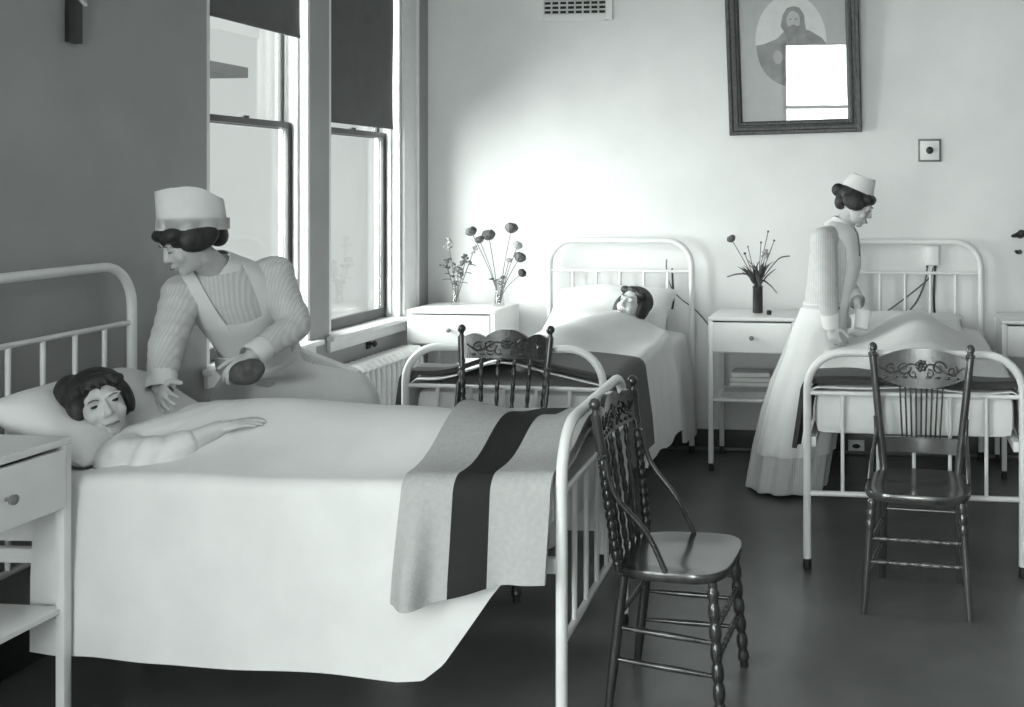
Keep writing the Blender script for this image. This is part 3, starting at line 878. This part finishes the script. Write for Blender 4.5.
q = MB(); up_hair(q, hc, Rh, 1.0, 1.16)
part('hair', remesh(q, .006, 3), M_hair, n1)
# dress with sleeves
q = MB()
rs = []
for t, a, b in ((-.06, .165, .135), (.0, .140, .120), (.12, .150, .128), (.24, .170, .140), (.33, .178, .125), (.40, .150, .095), (.45, .085, .075)):
    L = (neck-waist).length; c = waist+spine*(t*L/.45)
    rs.append(ringpts(c, acr, tf, a, b, 40, .012, 7, t*9))
q.loft(rs)
rs = []
for z, a, b, f in ((.02, .40, .245, .06), (.20, .385, .24, .055), (.45, .375, .235, .05), (.65, .365, .225, .04), (.80, .355, .205, .03), (.90, .30, .18, .015)):
    rs.append(ringpts((hip.x, hip.y+.02*0, z), (1, 0, 0), (0, -1, 0), a, b, 72, f, 11, z*.8))
rs.append(ringpts(waist-spine*.04, acr, tf, .150, .130, 72)); rs.append(ringpts(waist, acr, tf, .135, .118, 72))
q.loft(rs)
torso_ = q.mesh('torso'); q = MB(); q.bm.from_mesh(torso_); bv = bvh_of(remesh(q, .0085, 3, .5))
q = MB(); q.bm.from_mesh(torso_)
q.limb([shL-acr*.03, shL+acr*.005], [.072, .074]); q.limb([shR+acr*.03, shR-acr*.005], [.072, .074])
for a, b, c, kk in ((shL, elL, wrL, 1), (shR, elR, wrR, 1)):
    P = catmull([a, (a*.5+b*.5)-UP*.01, b, (b*.5+c*.5), c+(b-c)*.06], 7)
    q.tube(P, [(.078-.030*i/(len(P)-1))*(1+.045*sin(i*1.9)) for i in range(len(P))], 18)
    q.ell(b, .066)
dm = remesh(q, .0085, 3, .5)
part('dress', dm, M_dress, n1)
# apron: bib, straps, skirt
CH = waist+spine*.25
def bib(u, v):
    w = .108+.060*v; p = waist+spine*(-.02+.30*v)+acr*((2*u-1)*w)
    return p+tf*.5, -tf
part('apron_bib', patch(bv, bib, 24, 26, .010, .006), M_apron, n1)
for s, sh in ((1, shL), (-1, shR)):
    S = waist+spine*.27+acr*(s*.118)
    def strap(u, v):
        a = -.15+v*2.1; dd = tf*cos(a)+spine*sin(a)
        o = S+acr*((2*u-1)*.052+s*.02*sin(a))
        return o+dd*.5, -dd, S, .31
    part('apron_strap', patch(bv, strap, 6, 26, .012, .006), M_apron, n1)
def skirt(u, v):
    a = -2.0+4.0*u; dd = (V((0, -1, 0))*cos(a)+V((1, 0, 0))*sin(a))
    z = 1.03-.80*v; c = V((hip.x, hip.y, z))
    if z > .80: c = hip.lerp(waist, min(1, (z-.80)/.17)); c.z = z
    return c+dd*.75, -dd
part('apron_skirt', patch(bv, skirt, 72, 48, .022, .006), M_apron, n1)
q = MB(); q.tube([p for p in ringpts(waist-spine*.005, acr, tf, .150, .134, 40)]+[ringpts(waist-spine*.005, acr, tf, .150, .134, 40)[0]], .018, 8); part('waistband', q, M_apron, n1)
q = MB(); cdir = (hc-neck).normalized()
x_, y_ = frame_of((cdir+spine).normalized())
q.loft([ringpts(neck+cdir*h, x_, y_, r, r, 28) for h, r in ((-.03, .082), (0, .074), (.022, .066), (.022, .062), (0, .069), (-.03, .077))], cap=False); part('collar', q, M_apron, n1)
for a, b in ((wrL, elL), (wrR, elR)):
    dd = (b-a).normalized(); x_, y_ = frame_of(dd)
    q = MB().loft([ringpts(a+dd*h, x_, y_, r, r, 24) for h, r in ((-.012, .047), (.0, .050), (.055, .053), (.062, .050), (.062, .03), (-.012, .03))], cap=False); part('cuff', q, M_apron, n1)
# tall folded cap
q = MB(); rings = []
Pc = lambda x, y, z: hc+Rcap @ (V((x*.93, y*.93, z-.016)))
def capr(k, y): return .175+.055*sstep(-.16, -.0, y)-.012*sstep(.02, .12, y)
for k in range(8):
    t = k/7; ring = []
    for i in range(48):
        a = 2*pi*i/48; x, y = .106*(1-.10*t)*cos(a), .132*(1-.03*t)*sin(a)-.012+.012*t
        ring.append(Pc(x, y, .072+(capr(0, y)-.072)*t+.004*sin(3*a)*t))
    rings.append(ring)
rings.append([Pc((.106*.9-.02)*cos(2*pi*i/48), (.132*.97-.02)*sin(2*pi*i/48), capr(0, .13*sin(2*pi*i/48))-.012) for i in range(48)])
q.loft(rings); cap_ = part('cap', q, M_apron, n1, 50)
q = MB(); q.loft([[Pc(.112*cos(2*pi*i/48), .138*sin(2*pi*i/48)-.012, z) for i in range(48)] for z in (.066, .072, .112, .112, .07)], cap=False)
me = q.mesh('cap_band'); me.transform(Matrix.Translation(-n1.location)); obj('cap_band', me, M_apron, cap_)
# the dark cloth bundle held in her hand
hb = wrL+hdL.normalized()*.088-V((0, .0, .012))+RX*.035+FW*.02
q = MB(); q.ell(hb, (.062, .055, .048)); q.ell(hb+RX*.02+UP*.012, (.05, .045, .042)); q.ell(hb-RX*.025-UP*.012, (.04, .04, .035))
tag(top('washcloth', remesh(q, .006, 2), mat('dark_bundle_cloth', 84, .9, .2, 30, .5, 60), hb-UP*.05), 'small dark bundled cloth in the hand of the bending nurse', 'cloth')

# ---------------------------------------------------------------- the patient in the near bed
pb = bedT(bed1)
hc = at(101, 404, 3.55); base = V((-2.35, 3.46, .80))
p1 = person('dark haired patient lying in the near bed, one arm over the spread', base)
hf = RX*.66-FW*.74+UP*.10
Rh = basis(hf, UP*.88-RX*.40+FW*.05)
neck = at(120, 447, 3.56); chest = V((-2.38, 3.47, .865)); hips = V((-1.98, 3.52, .875))
shR, shL = at(118, 461, 3.44), at(165, 440, 3.78)
elR, wrR = at(168, 453, 3.42), at(218, 429, 3.52)
q = MB(); head_parts(q, hc, Rh)
q.limb([neck, hc-Rh @ V((0, .01, .05))], [.05, .048])
q.limb([neck+V((.04, 0, -.02)), chest], [.085, .10]); q.limb([shR, shL], [.055, .055]); q.limb([chest, hips], [.09, .082])
for s in (-1, 1): q.limb([hips+V((.02, s*.07, -.01)), V((-1.55, 3.52+s*.075, .862)), V((-1.16, 3.53+s*.06, .848))], [.068, .050, .034])
for s in (-1, 1): q.limb([V((-1.15, 3.53+s*.06, .845)), V((-1.12, 3.53+s*.07, .885))], [.034, .026])
q.limb([shR, elR, wrR], [.052, .041, .029])
q.limb([shL, V((-2.30, 3.70, .852)), V((-2.08, 3.68, .852))], [.046, .036, .028])
hand_parts(q, wrR, at(252, 420, 3.55)-wrR, UP*.97-FW*.2, -1, .90, curl=.2, spread=.02)
hand_parts(q, V((-2.08, 3.68, .852)), (1, 0, 0), (0, 0, 1), 1, .95, curl=.25)
body = part('body', remesh(q, .0045, 3, .5), M_skinp, p1)
head_details(body, hc-p1.location, Rh, 1.0)
q = MB(); P = lambda x, y, z: hc+Rh @ V((x, y, z))
q.ell(P(0, -.026, .042), (.092, .100, .086), Rh, 20, 14)
q.ell(P(-.0, .050, .085), (.055, .036, .026), Rh); q.ell(P(.05, .045, .068), (.034, .032, .024), Rh); q.ell(P(-.05, .045, .070), (.034, .032, .022), Rh)
for s in (-1, 1): q.ell(P(s*.078, -.012, -.005), (.022, .050, .060), Rh)
q.ell(P(-.06, -.08, -.01), (.05, .06, .07), Rh); q.ell(P(0, -.09, .0), (.08, .045, .07), Rh)
q.ell(P(.055, -.075, .045), (.06, .08, .08), Rh); q.ell(P(.075, -.085, -.005), (.045, .07, .07), Rh); q.ell(P(.03, -.11, .05), (.06, .06, .06), Rh)
for k in range(5): q.limb([P(-.045+.022*k, .066, .088), P(-.048+.024*k, .090, .060+.006*(k % 2))], [.014, .005])
part('hair', remesh(q, .005, 2), M_hair, p1)
q = MB()
q.limb([neck+V((.05, 0, -.02)), chest+V((.02, 0, .0))], [.095, .108]); q.limb([chest, hips-V((.22, 0, 0))], [.108, .096])
q.limb([shR+V((0, .03, .01)), shR, shR.lerp(elR, .55)], [.075, .074, .066]); q.limb([shR.lerp(elR, .5), elR, elR.lerp(wrR, .28)], [.067, .058, .054])
q.limb([shL, shL.lerp(V((-2.30, 3.70, .852)), .9)], [.075, .064])
for k in range(9):
    a = k*.7; q.ell(shR.lerp(elR, .2+.08*k)+V((.0, -.02+.012*sin(a), .03*cos(a))), (.05, .05, .045))
gm = remesh(q, .007, 4, .5); part('nightgown', gm, M_gown, p1)

# ---------------------------------------------------------------- the patient in the middle bed
hc = at(632, 306, 6.22); base = V((-1.66, 6.0, .80))
p2 = person('patient asleep on the pillow of the middle bed, dark hair round the face', base)
hf = -FW*.80+UP*.42-RX*.36
Rh = basis(hf, FW*.36+UP*.70+RX*.40)
neck = hc-Rh @ V((0, .015, .15)); chest = V((-1.64, 5.86, .865)); hips = V((-1.73, 5.42, .865))
q = MB(); head_parts(q, hc, Rh)
q.limb([neck, hc-Rh @ V((0, .01, .05))], [.052, .048])
shL2, shR2 = V((-1.53, 5.99, .875)), V((-1.84, 5.97, .87))
q.limb([neck, chest], [.08, .10]); q.limb([shR2, shL2], [.055, .055]); q.limb([chest, hips], [.095, .082])
for s in (-1, 1): q.limb([hips+V((s*.07, 0, -.01)), V((-1.73+s*.07, 5.2, .855)), V((-1.73+s*.06, 4.98, .845))], [.068, .046, .030])
elA, wrA = V((-1.51, 5.74, .828)), V((-1.60, 5.52, .835))
q.limb([shL2, elA, wrA], [.05, .042, .03]); hand_parts(q, wrA, V((-.3, -1, 0)), UP, 1, .86, curl=.25, spread=.02)
q.limb([shR2, V((-1.88, 5.75, .828)), V((-1.83, 5.52, .835))], [.05, .04, .03]); hand_parts(q, V((-1.83, 5.52, .835)), (0, -1, 0), (0, 0, 1), -1, .95)
body = part('body', remesh(q, .0048, 3, .5), M_skin, p2)
head_details(body, hc-p2.location, Rh, 1.0, closed=True)
q = MB(); P = lambda x, y, z: hc+Rh @ V((x, y, z))
q.ell(P(0, -.030, .046), (.098, .100, .086), Rh, 20, 14)
for s in (-1, 1):
    q.ell(P(s*.080, -.012, .0), (.026, .052, .072), Rh); q.ell(P(s*.055, .040, .072), (.042, .034, .026), Rh)
q.ell(P(0, .045, .085), (.05, .034, .024), Rh); q.ell(P(.02, -.085, .02), (.09, .045, .08), Rh)
q.ell(P(.085, -.03, -.02), (.05, .055, .085), Rh)
part('hair', remesh(q, .005, 2), M_hair, p2)
q = MB()
q.limb([neck-Rh @ V((0, 0, .02)), chest], [.095, .112]); q.limb([chest, chest.lerp(hips, .5)], [.112, .10])
q.limb([shL2-V((.03, 0, 0)), shL2, elA], [.068, .066, .050]); q.limb([shR2, shR2.lerp(V((-1.88, 5.75, .828)), .9)], [.072, .06])
part('nightgown', remesh(q, .008, 4, .5), M_gown, p2)

# ---------------------------------------------------------------- the nurse standing by the right bed
base = V((-.53, 5.975, 0)); D = 6.02
n2 = person('nurse standing beside the right bed looking down, white cup in hand', base)
hc = at(856, 206, 6.00)
hf = RX*.90-UP*.40-FW*.16
Rh = basis(hf, UP*.9+RX*.3)
neck = at(841, 225, D); chest = at(831, 262, D); waist = at(826, 303, D+.02); hipc = at(818, 350, D+.03)
tf = (RX*.97-FW*.18-UP*.12).normalized(); spine = (neck-waist).normalized(); tf = (tf-spine*tf.dot(spine)).normalized()
acr = tf.cross(spine).normalized()            # towards her right, which faces the camera
shR, shL = at(823, 240, D-.17), at(838, 239, D+.17)
elR, wrR = at(826, 290, D-.21), at(831, 325, D-.17)
elL, wrL = at(846, 285, D+.15), at(857, 301, D-.04)
q = MB(); head_parts(q, hc, Rh, .98)
q.limb([neck-spine*.03, hc-Rh @ V((0, .012, .055))], [.055, .05])
q.limb([waist, chest], [.115, .12]); q.limb([chest, neck-spine*.03], [.11, .065]); q.limb([shR, shL], [.052, .052]); q.limb([waist, hipc], [.12, .15])
for s in (-1, 1):
    h0 = hipc+acr*(s*.09); f0 = V((base.x+acr.x*s*.09+.0, base.y+acr.y*s*.09, .07))
    q.limb([h0-UP*.05, h0.lerp(f0, .5), f0], [.085, .06, .042]); q.limb([f0-UP*.01, f0+V((tf.x, tf.y, 0))*.13-UP*.03], [.04, .033])
q.limb([shR, elR, wrR], [.05, .04, .029]); q.limb([shL, elL, wrL], [.05, .04, .029])
hand_parts(q, wrR, at(838, 352, D-.15)-wrR, -FW*.8-RX*.2, -1, .98, curl=.45)
hand_parts(q, wrL, at(860, 322, D-.10)-wrL, -FW*.2-RX*.9+UP*.2, 1, .98, curl=.55)
body = part('body', remesh(q, .0048, 3, .5), M_skin, n2)
head_details(body, hc-n2.location, Rh, .98, closed=True)
q = MB(); up_hair(q, hc, Rh, .98, 1.05, ((0, -.135, .045), .040))
part('hair', remesh(q, .005, 3), M_hair, n2)
q = MB(); rs = []
for t, a, b in ((-.06, .140, .125), (.0, .138, .125), (.12, .148, .135), (.24, .162, .146), (.33, .172, .128), (.41, .150, .108), (.455, .082, .078)):
    L = (neck-waist).length; c = waist+spine*(t*L/.45)
    rs.append(ringpts(c, acr, tf, a, b, 40, .010, 7, t*9))
q.loft(rs)
rs = []
ft = V((base.x-.02, base.y, 0)); tx = V((tf.x, tf.y, 0)).normalized(); ay_ = V((-tx.y, tx.x, 0))
for z, a, b, f, sh_ in ((.02, .225, .24, .06, -.02), (.25, .225, .24, .055, -.03), (.45, .215, .23, .05, -.035), (.62, .20, .215, .04, -.035), (.78, .18, .195, .03, -.02), (.92, .15, .165, .015, 0)):
    k = z/hipc.z; c = ft.lerp(V((hipc.x, hipc.y, 0)), min(1, k)); c = V((c.x, c.y, z))+tx*sh_
    rs.append(ringpts(c, tx, ay_, a, b, 72, f, 11, z*.8))
rs.append(ringpts(waist, tx, ay_, .125, .138, 72))
q.loft(rs)
torso_ = q.mesh('torso'); q = MB(); q.bm.from_mesh(torso_); bv = bvh_of(remesh(q, .0085, 3, .5))
q = MB(); q.bm.from_mesh(torso_)
q.limb([neck-spine*.05, shR], [.062, .072]); q.limb([neck-spine*.05, shL], [.062, .072]); q.limb([shR-acr*.02, shR], [.075, .072]); q.limb([shL+acr*.02, shL], [.075, .072])
for a, b, c in ((shR, elR, wrR), (shL, elL, wrL)):
    P = catmull([a, a*.5+b*.5, b, b*.5+c*.5, c+(b-c)*.06], 7)
    q.tube(P, [(.076-.030*i/(len(P)-1))*(1+.04*sin(i*1.9)) for i in range(len(P))], 18)
dm = remesh(q, .0085, 3, .5)
part('dress', dm, M_dress, n2)
part('apron_bib', patch(bv, lambda u, v: (waist+spine*(-.02+.33*v)+acr*((2*u-1)*(.10+.04*v))+tf*.5, -tf), 20, 22, .010, .006), M_apron, n2)
for s in (-1, 1):
    S = waist+spine*.29+acr*(s*.095)
    def strap2(u, v):
        a = -.15+v*2.1; dd = tf*cos(a)+spine*sin(a)
        return S+acr*((2*u-1)*.045+s*.015*sin(a))+dd*.5, -dd, S, .31
    part('apron_strap', patch(bv, strap2, 6, 24, .011, .006), M_apron, n2)
def skirt2(u, v):
    a = -2.5+5.0*u; dd = tx*cos(a)+ay_*sin(a); z = 1.04-.81*v
    c = ft.lerp(V((hipc.x, hipc.y, 0)), min(1, z/hipc.z)); c = V((c.x, c.y, z))
    return c+dd*.7, -dd
part('apron_skirt', patch(bv, skirt2, 64, 28, .012, .006), M_apron, n2)
q = MB(); rp = ringpts(waist-spine*.0, tx, ay_, .128, .143, 40); q.tube(rp+[rp[0]], .008, 8); part('waistband', q, M_apron, n2)
q = MB(); cdir = (hc-neck).normalized(); x_, y_ = frame_of((cdir+spine).normalized())
q.loft([ringpts(neck+cdir*h, x_, y_, r, r, 28) for h, r in ((-.035, .092), (0, .078), (.036, .066), (.036, .061), (0, .073), (-.035, .086))], cap=False); part('collar', q, M_apron, n2)
for a, b in ((wrR, elR), (wrL, elL)):
    dd = (b-a).normalized(); x_, y_ = frame_of(dd)
    q = MB().loft([ringpts(a+dd*h, x_, y_, r, r, 24) for h, r in ((-.012, .047), (.0, .050), (.065, .053), (.072, .050), (.072, .03), (-.012, .03))], cap=False); part('cuff', q, M_apron, n2)
q = MB(); rings = []; Pc = lambda x, y, z: hc+Rh @ V((x, y, z))
for k in range(6):
    t = k/5; rings.append([Pc(.090*(1-.28*t)*cos(2*pi*i/40), .100*(1-.25*t)*sin(2*pi*i/40)-.03, .085+.085*t*(1+.12*sin(2*pi*i/40))) for i in range(40)])
rings.append([Pc(.04*cos(2*pi*i/40), .05*sin(2*pi*i/40)-.03, .172) for i in range(40)])
q.loft(rings); part('cap', q, M_apron, n2, 50)
cupc = at(861, 320, D-.14)
t = thing('enamel_cup', 'white cup in the hand of the nurse at the right bed', 'cup', cupc-UP*.05)
t.rotation_euler = (radians(12), radians(16), radians(100))
obj('bowl', MB().lathe([(.002, 0), (.038, 0), (.043, .01), (.046, .098), (.049, .102), (.046, .103), (.043, .097), (.039, .012), (.002, .010)], n=28), M_enam, t)
obj('handle', MB().tube(catmull([(.044, 0, .082), (.075, 0, .078), (.078, 0, .045), (.043, 0, .028)], 6), .0055, 8), M_enam, t)

# ================================================================== FLOWERS AND CORDS
def bloom_mb(c, d, r, layers=3, seed=0):
    "cupped petals round an axis"
    rnd = random.Random(seed); q = MB(); d = V(d).normalized(); x, y = frame_of(d); c = V(c)
    q.ell(c+d*r*.2, r*.42, nu=10, nv=8)
    for L in range(layers):
        n = 4+L; op = .25+.32*L; rr = r*(.62+.2*L)
        for k in range(n):
            a = 2*pi*k/n+L*.6+rnd.uniform(-.15, .15)
            o = x*cos(a)+y*sin(a); tn = d.cross(o)
            def fn(u, v, o=o, tn=tn, op=op, rr=rr):
                w = (2*v-1)*rr*.78*sin(pi*(.18+.72*u)); h = u*1.75*rr
                out = rr*(.22+.80*sin(pi*(.08+.70*u))*(.72+.3*op))
                return c-d*rr*.45+d*h*(1-.12*op*u)+o*(out-.35*abs(2*v-1)**2*rr*.5)+tn*w
            q.sheet(fn, 5, 4, .0012)
    return q
def leaf_mb(p, d, n, L, W, bend=.3, nu=8):
    p = V(p); d = V(d).normalized(); n = V(n); n = (n-d*n.dot(d)).normalized(); s = d.cross(n)
    def fn(u, v):
        w = W*sin(pi*min(1, .06+.94*u)**.8)*(2*v-1)
        return p+d*L*u+n*(-bend*L*u*u)+s*w+n*abs(2*v-1)*W*.25
    return MB().sheet(fn, nu, 4, .0012)
def vase(label, loc, prof, m, ribs=False):
    t = tag(top('flower_vase', MB().lathe(prof, loc, (0, 0, 1), 24), m, loc), label, 'vase', None)
    return t
def flower(name, label, cat, group, base, tip, bend, r, pet, leaves, seed, srad=.0028, kind='rose', upr=.6):
    base, tip = V(base), V(tip)
    t = thing(name, label, cat, base, 0, group); b0 = base.copy()
    mid = base.lerp(tip, .5)+V(bend)
    P = catmull([base, base.lerp(mid, .5)+V(bend)*.2, mid, tip], 6); P = [p-b0 for p in P]
    obj('stem', MB().tube(P, srad, 8), M_stem, t)
    d = (P[-1]-P[-3])
    if kind == 'rose': obj('bloom', bloom_mb(tip-b0, d, r, 3, seed), pet, t)
    elif kind == 'bud': obj('bloom', bloom_mb(tip-b0, d, r, 1, seed), pet, t)
    elif kind == 'spray':
        q = MB(); rnd = random.Random(seed)
        for k in range(15):
            a = rnd.uniform(0, 6.28); e = rnd.uniform(.2, 1); o = V((cos(a)*r*e, sin(a)*r*e, rnd.uniform(-r, r*1.1)))
            q.tube([P[-1]-d.normalized()*r*.8, P[-1]+o], .0012, 5); q.ell(P[-1]+o, rnd.uniform(.006, .011), nu=8, nv=6)
        obj('blossom_cluster', q, pet, t)
    for k, (u, L, W, ang) in enumerate(leaves):
        i = min(len(P)-2, int(u*(len(P)-1))); dd = (P[i+1]-P[i]).normalized(); x, y = frame_of(dd)
        o = x*cos(ang)+y*sin(ang)
        obj('leaf', leaf_mb(P[i], dd*upr+o, dd*.8-o*.3, L, W), M_green, t)
    return t
TZ = .962
# two glass vases on the corner table
v1 = V((-2.80, 6.56, TZ)); v2 = V((-2.50, 6.55, TZ))
gp = lambda r0, r1, h: [(.001, 0), (r0, 0), (r0*1.02, .006), (r0*.8, h*.35), (r1*.8, h*.7), (r1, h), (r1-.003, h), (r1*.8-.003, h*.7), (r0*.8-.003, h*.35), (r0-.004, .012), (.001, .012)]
vase('slender clear glass vase with a leafy bunch, nearest the room corner', v1, gp(.028, .026, .16), M_vglass)
vase('clear glass vase holding the tall roses on the corner table', v2, gp(.034, .032, .17), M_vglass)
sp = [((448, 243), 'topmost leafy sprig in the slender glass vase', .030, M_petal3), ((466, 258), 'leafy sprig leaning right in the slender glass vase', .034, M_petal),
      ((446, 264), 'leafy sprig leaning left in the slender glass vase', .036, M_petal), ((458, 268), 'darkest middle sprig in the slender glass vase', .038, M_petal), ((474, 250), 'thin sprig reaching farthest right from the slender glass vase', .022, M_petal3)]
for k, ((x, y), lab, r, pt) in enumerate(sp):
    flower('leafy_sprig', lab, 'flowers', 'sprigs in the slender glass vase', v1+V((.006*cos(k*2.), .006*sin(k*2.), .02)), atY(x, y, 6.56-.03*(k % 2)), (0, .01, .02), r, pt,
           [(.55, .06, .012, k*1.3), (.7, .055, .012, k*1.3+2.2), (.82, .05, .011, k+4.)], 40+k, kind='spray')
ro = [((472, 233), 'rose at the far left of the tall roses', .028), ((480, 241), 'small rose just left of the largest bloom', .022), ((489, 237), 'largest dark rose, top middle of the tall roses', .033),
      ((511, 230), 'rose at the top right of the tall roses', .032), ((517, 247), 'small pale rose below the top right rose', .024), ((519, 259), 'rose hanging on the right, above the lowest one', .030), ((521, 274), 'lowest dark rose drooping at the right', .022), ((509, 261), 'pale bud inside the right hand roses', .014)]
for k, ((x, y), lab, r) in enumerate(ro):
    tip = atY(x, y, 6.55+.03*((k*7) % 3-1))
    flower('rose', lab, 'rose', 'tall roses in a glass vase', v2+V((.008*cos(k*1.7), .008*sin(k*1.7), .02)), tip, (.10*(tip.x-v2.x)*-.4, 0, .02), r*1.2, (M_petal, M_petal2, M_petal3)[(0, 0, 0, 0, 2, 0, 1, 2)[k]],
           [(.42, .055, .017, k*1.1)] if k in (0, 2, 3, 5) else ([(.4, .05, .016, k*.9+2)] if k in (1, 4) else []), 60+k)
# dark vase on the middle bedside table
v3 = V((-.795, 6.50, .945))
vase('dark cylindrical vase on the bedside table between the back beds', v3, [(.001, 0), (.031, 0), (.033, .006), (.032, .155), (.034, .168), (.030, .168), (.028, .155), (.028, .012), (.001, .012)], M_vase)
fl3 = [((732, 240), 'large bloom leaning left out of the dark vase', 'rose', .026, M_petal), ((745, 254), 'dark bud on the left of the dark vase', 'bud', .014, M_petal2), ((748, 247), 'thin upright bud left of centre in the dark vase', 'bud', .009, M_petal),
       ((768, 232), 'topmost tiny bud above the dark vase', 'bud', .011, M_petal2), ((774, 241), 'small dark bud at the upper right of the dark vase', 'bud', .011, M_petal2), ((761, 243), 'slim middle bud in the dark vase', 'bud', .012, M_petal), ((765, 254), 'pale sprig low in the middle of the dark vase', 'spray', .022, M_petal3)]
for k, ((x, y), lab, kd, r, pt) in enumerate(fl3):
    tip = atY(x, y, 6.50+.02*(k % 3-1))
    flower('cut_flower', lab, 'flower', 'flowers in the dark vase', v3+V((.012*cos(k), .012*sin(k), .02)), tip, (-.15*(tip.x-v3.x), 0, .02), r, pt,
           [(.46, .15, .015, k*1.0), (.52, .14, .015, k*1.0+2.2), (.58, .12, .013, k*1.3+4.2)], 80+k, srad=.0026, kind=kd, upr=2.4)
q = [(atY(727, 277, 6.49), 'long blade leaf pointing left from the dark vase', .004), (atY(790, 256, 6.50), 'long blade leaf arching right from the dark vase', .05), (atY(777, 293, 6.48), 'blade leaf drooping right below the blooms of the dark vase', -.0), (atY(757, 262, 6.52), 'broad dark leaf standing upright in the dark vase', .0)]
for tip, lab, arch_ in q:
    b = v3+V((0, 0, .03)); top_ = v3+V(((tip.x-v3.x)*.22, 0, .235 if tip.z > v3.z+.2 else .205))
    P = catmull([b, v3+V((0, 0, .17)), top_, top_.lerp(tip, .55)+V((0, 0, .012+arch_*.5)), tip], 5); n_ = len(P)-1
    t = tag(top('blade_leaf', MB().sheet(lambda u, v: P[round(u*n_)]+V((0, 1, 0))*(2*v-1)*.009*(1-.75*u)+V((0, 0, 1))*(2*v-1)*.007*(1-.6*u), n_, 2, .0014), M_green, b), lab, 'leaf', 'blade leaves in the dark vase')
# cork stopper on the table
q = MB().lathe([(.001, 0), (.013, 0), (.016, .008), (.016, .022), (.010, .028), (.001, .029)], (-.712, 6.40, .9455), n=14)
tag(top('bottle_stopper', q, M_black, (-.712, 6.40, .9455)), 'tiny dark stopper lying right of the dark vase', 'stopper')

# call box and cords at the right bed
t = thing('call_box', 'small white call box on the wall above the right bed rail', 'call box', (.302, YB, 1.23))
obj('box', MB().box((0, -.019, .065), (.088, .038, .125), bev=.006), M_enam, t)
obj('terminal', MB().tube([(-.03, -.025, .0), (-.03, -.025, -.012)], .008, 8), M_dark, t); obj('terminal', MB().tube([(.02, -.025, .0), (.02, -.025, -.014)], .010, 8), M_dark, t)
M_cord = mat('cloth_cord', 96, .8, .2, 60)
def cable(name, par, P, r, m):
    P = [V(p)-par.location for p in P]
    return obj(name, MB().tube(catmull(P, 8), r, 8), m, par)
cable('call_cord', t, [(.322, YB-.03, 1.22), (.315, YB-.035, 1.12), (.313, YB-.04, 1.02), (.318, YB-.035, .93), (.33, YB-.035, .90)], .0075, M_dark)
cable('call_cord', t, [(.272, YB-.03, 1.22), (.255, YB-.04, 1.12), (.21, YB-.035, 1.01), (.16, YB-.035, .94), (.13, YB-.035, .90)], .0055, M_cord)
cable('call_cord', t, [(.31, YB-.05, 1.22), (.29, YB-.04, 1.16), (.24, YB-.04, 1.11), (.13, YB-.04, 1.02), (.03, YB-.04, .945), (-.02, YB-.035, .91)], .0048, M_cord)
P = [(-1.43, 6.74, 1.26), (-1.43, 6.74, 1.19), (-1.40, 6.74, 1.08), (-1.34, 6.74, 1.005), (-1.24, 6.74, .93), (-1.15, 6.74, .83), (-1.11, 6.74, .74)]
tag(top('call_wire', MB().tube(catmull(P, 8), .0042, 8), M_cord, V(P[0])), 'thin wire looping down behind the middle bed rail towards the bedside table', 'wire')
P = [(-1.395, 6.75, 1.20), (-1.39, 6.75, 1.10), (-1.385, 6.75, 1.00), (-1.395, 6.75, .93)]
tag(top('call_wire', MB().tube(catmull(P, 8), .007, 8), M_dark, V(P[0])), 'short thick dark lead hanging straight beside the middle bed pillow', 'wire')

# ================================================================== LIGHT
TINT = (.925, 1.0, .965)
wd = bpy.data.worlds.new('sky'); sc.world = wd; wd.use_nodes = True
nt = wd.node_tree; bg = nt.nodes['Background']
tc = nt.nodes.new('ShaderNodeTexCoord'); sx = nt.nodes.new('ShaderNodeSeparateXYZ'); nt.links.new(tc.outputs['Generated'], sx.inputs[0])
cr = nt.nodes.new('ShaderNodeValToRGB')
els = cr.color_ramp.elements
els[0].position = 0; els[0].color = tuple(.64*c for c in TINT)+(1,)
els[1].position = 1; els[1].color = tuple(2.6*c for c in TINT)+(1,)
e = els.new(.02); e.color = tuple(.66*c for c in TINT)+(1,)
e = els.new(.30); e.color = tuple(.74*c for c in TINT)+(1,)
nt.links.new(sx.outputs[2], cr.inputs[0]); nt.links.new(cr.outputs[0], bg.inputs[0])
bg.inputs[1].default_value = 1.0
def area(name, loc, rot, sx, sy, power):
    l = bpy.data.lights.new(name, 'AREA'); l.shape = 'RECTANGLE'; l.size = sx; l.size_y = sy; l.energy = power; l.color = TINT
    o = bpy.data.objects.new(name, l); COL.objects.link(o); o.location = loc; o.rotation_euler = rot
    return o
a, b, z0, z1 = REAR
area('rear_window_daylight', ((a+b)/2, YR-.2, (z0+z1)/2), (pi/2, 0, 0), b-a-.05, z1-z0-.05, 170)
for (a, b) in WIN[2:]:
    area('side_window_daylight', (XL-.24, (a+b)/2, (WZ0+WZ1)/2), (pi/2, 0, -pi/2), b-a-.05, WZ1-WZ0-.05, 290)
area('sky_fill_lamp', (-5.2, 3.6, 2.9), (radians(82), 0, radians(-75)), 5.0, 5.0, 1650)  # added lamp outside the windows, out of view, to brighten the back wall
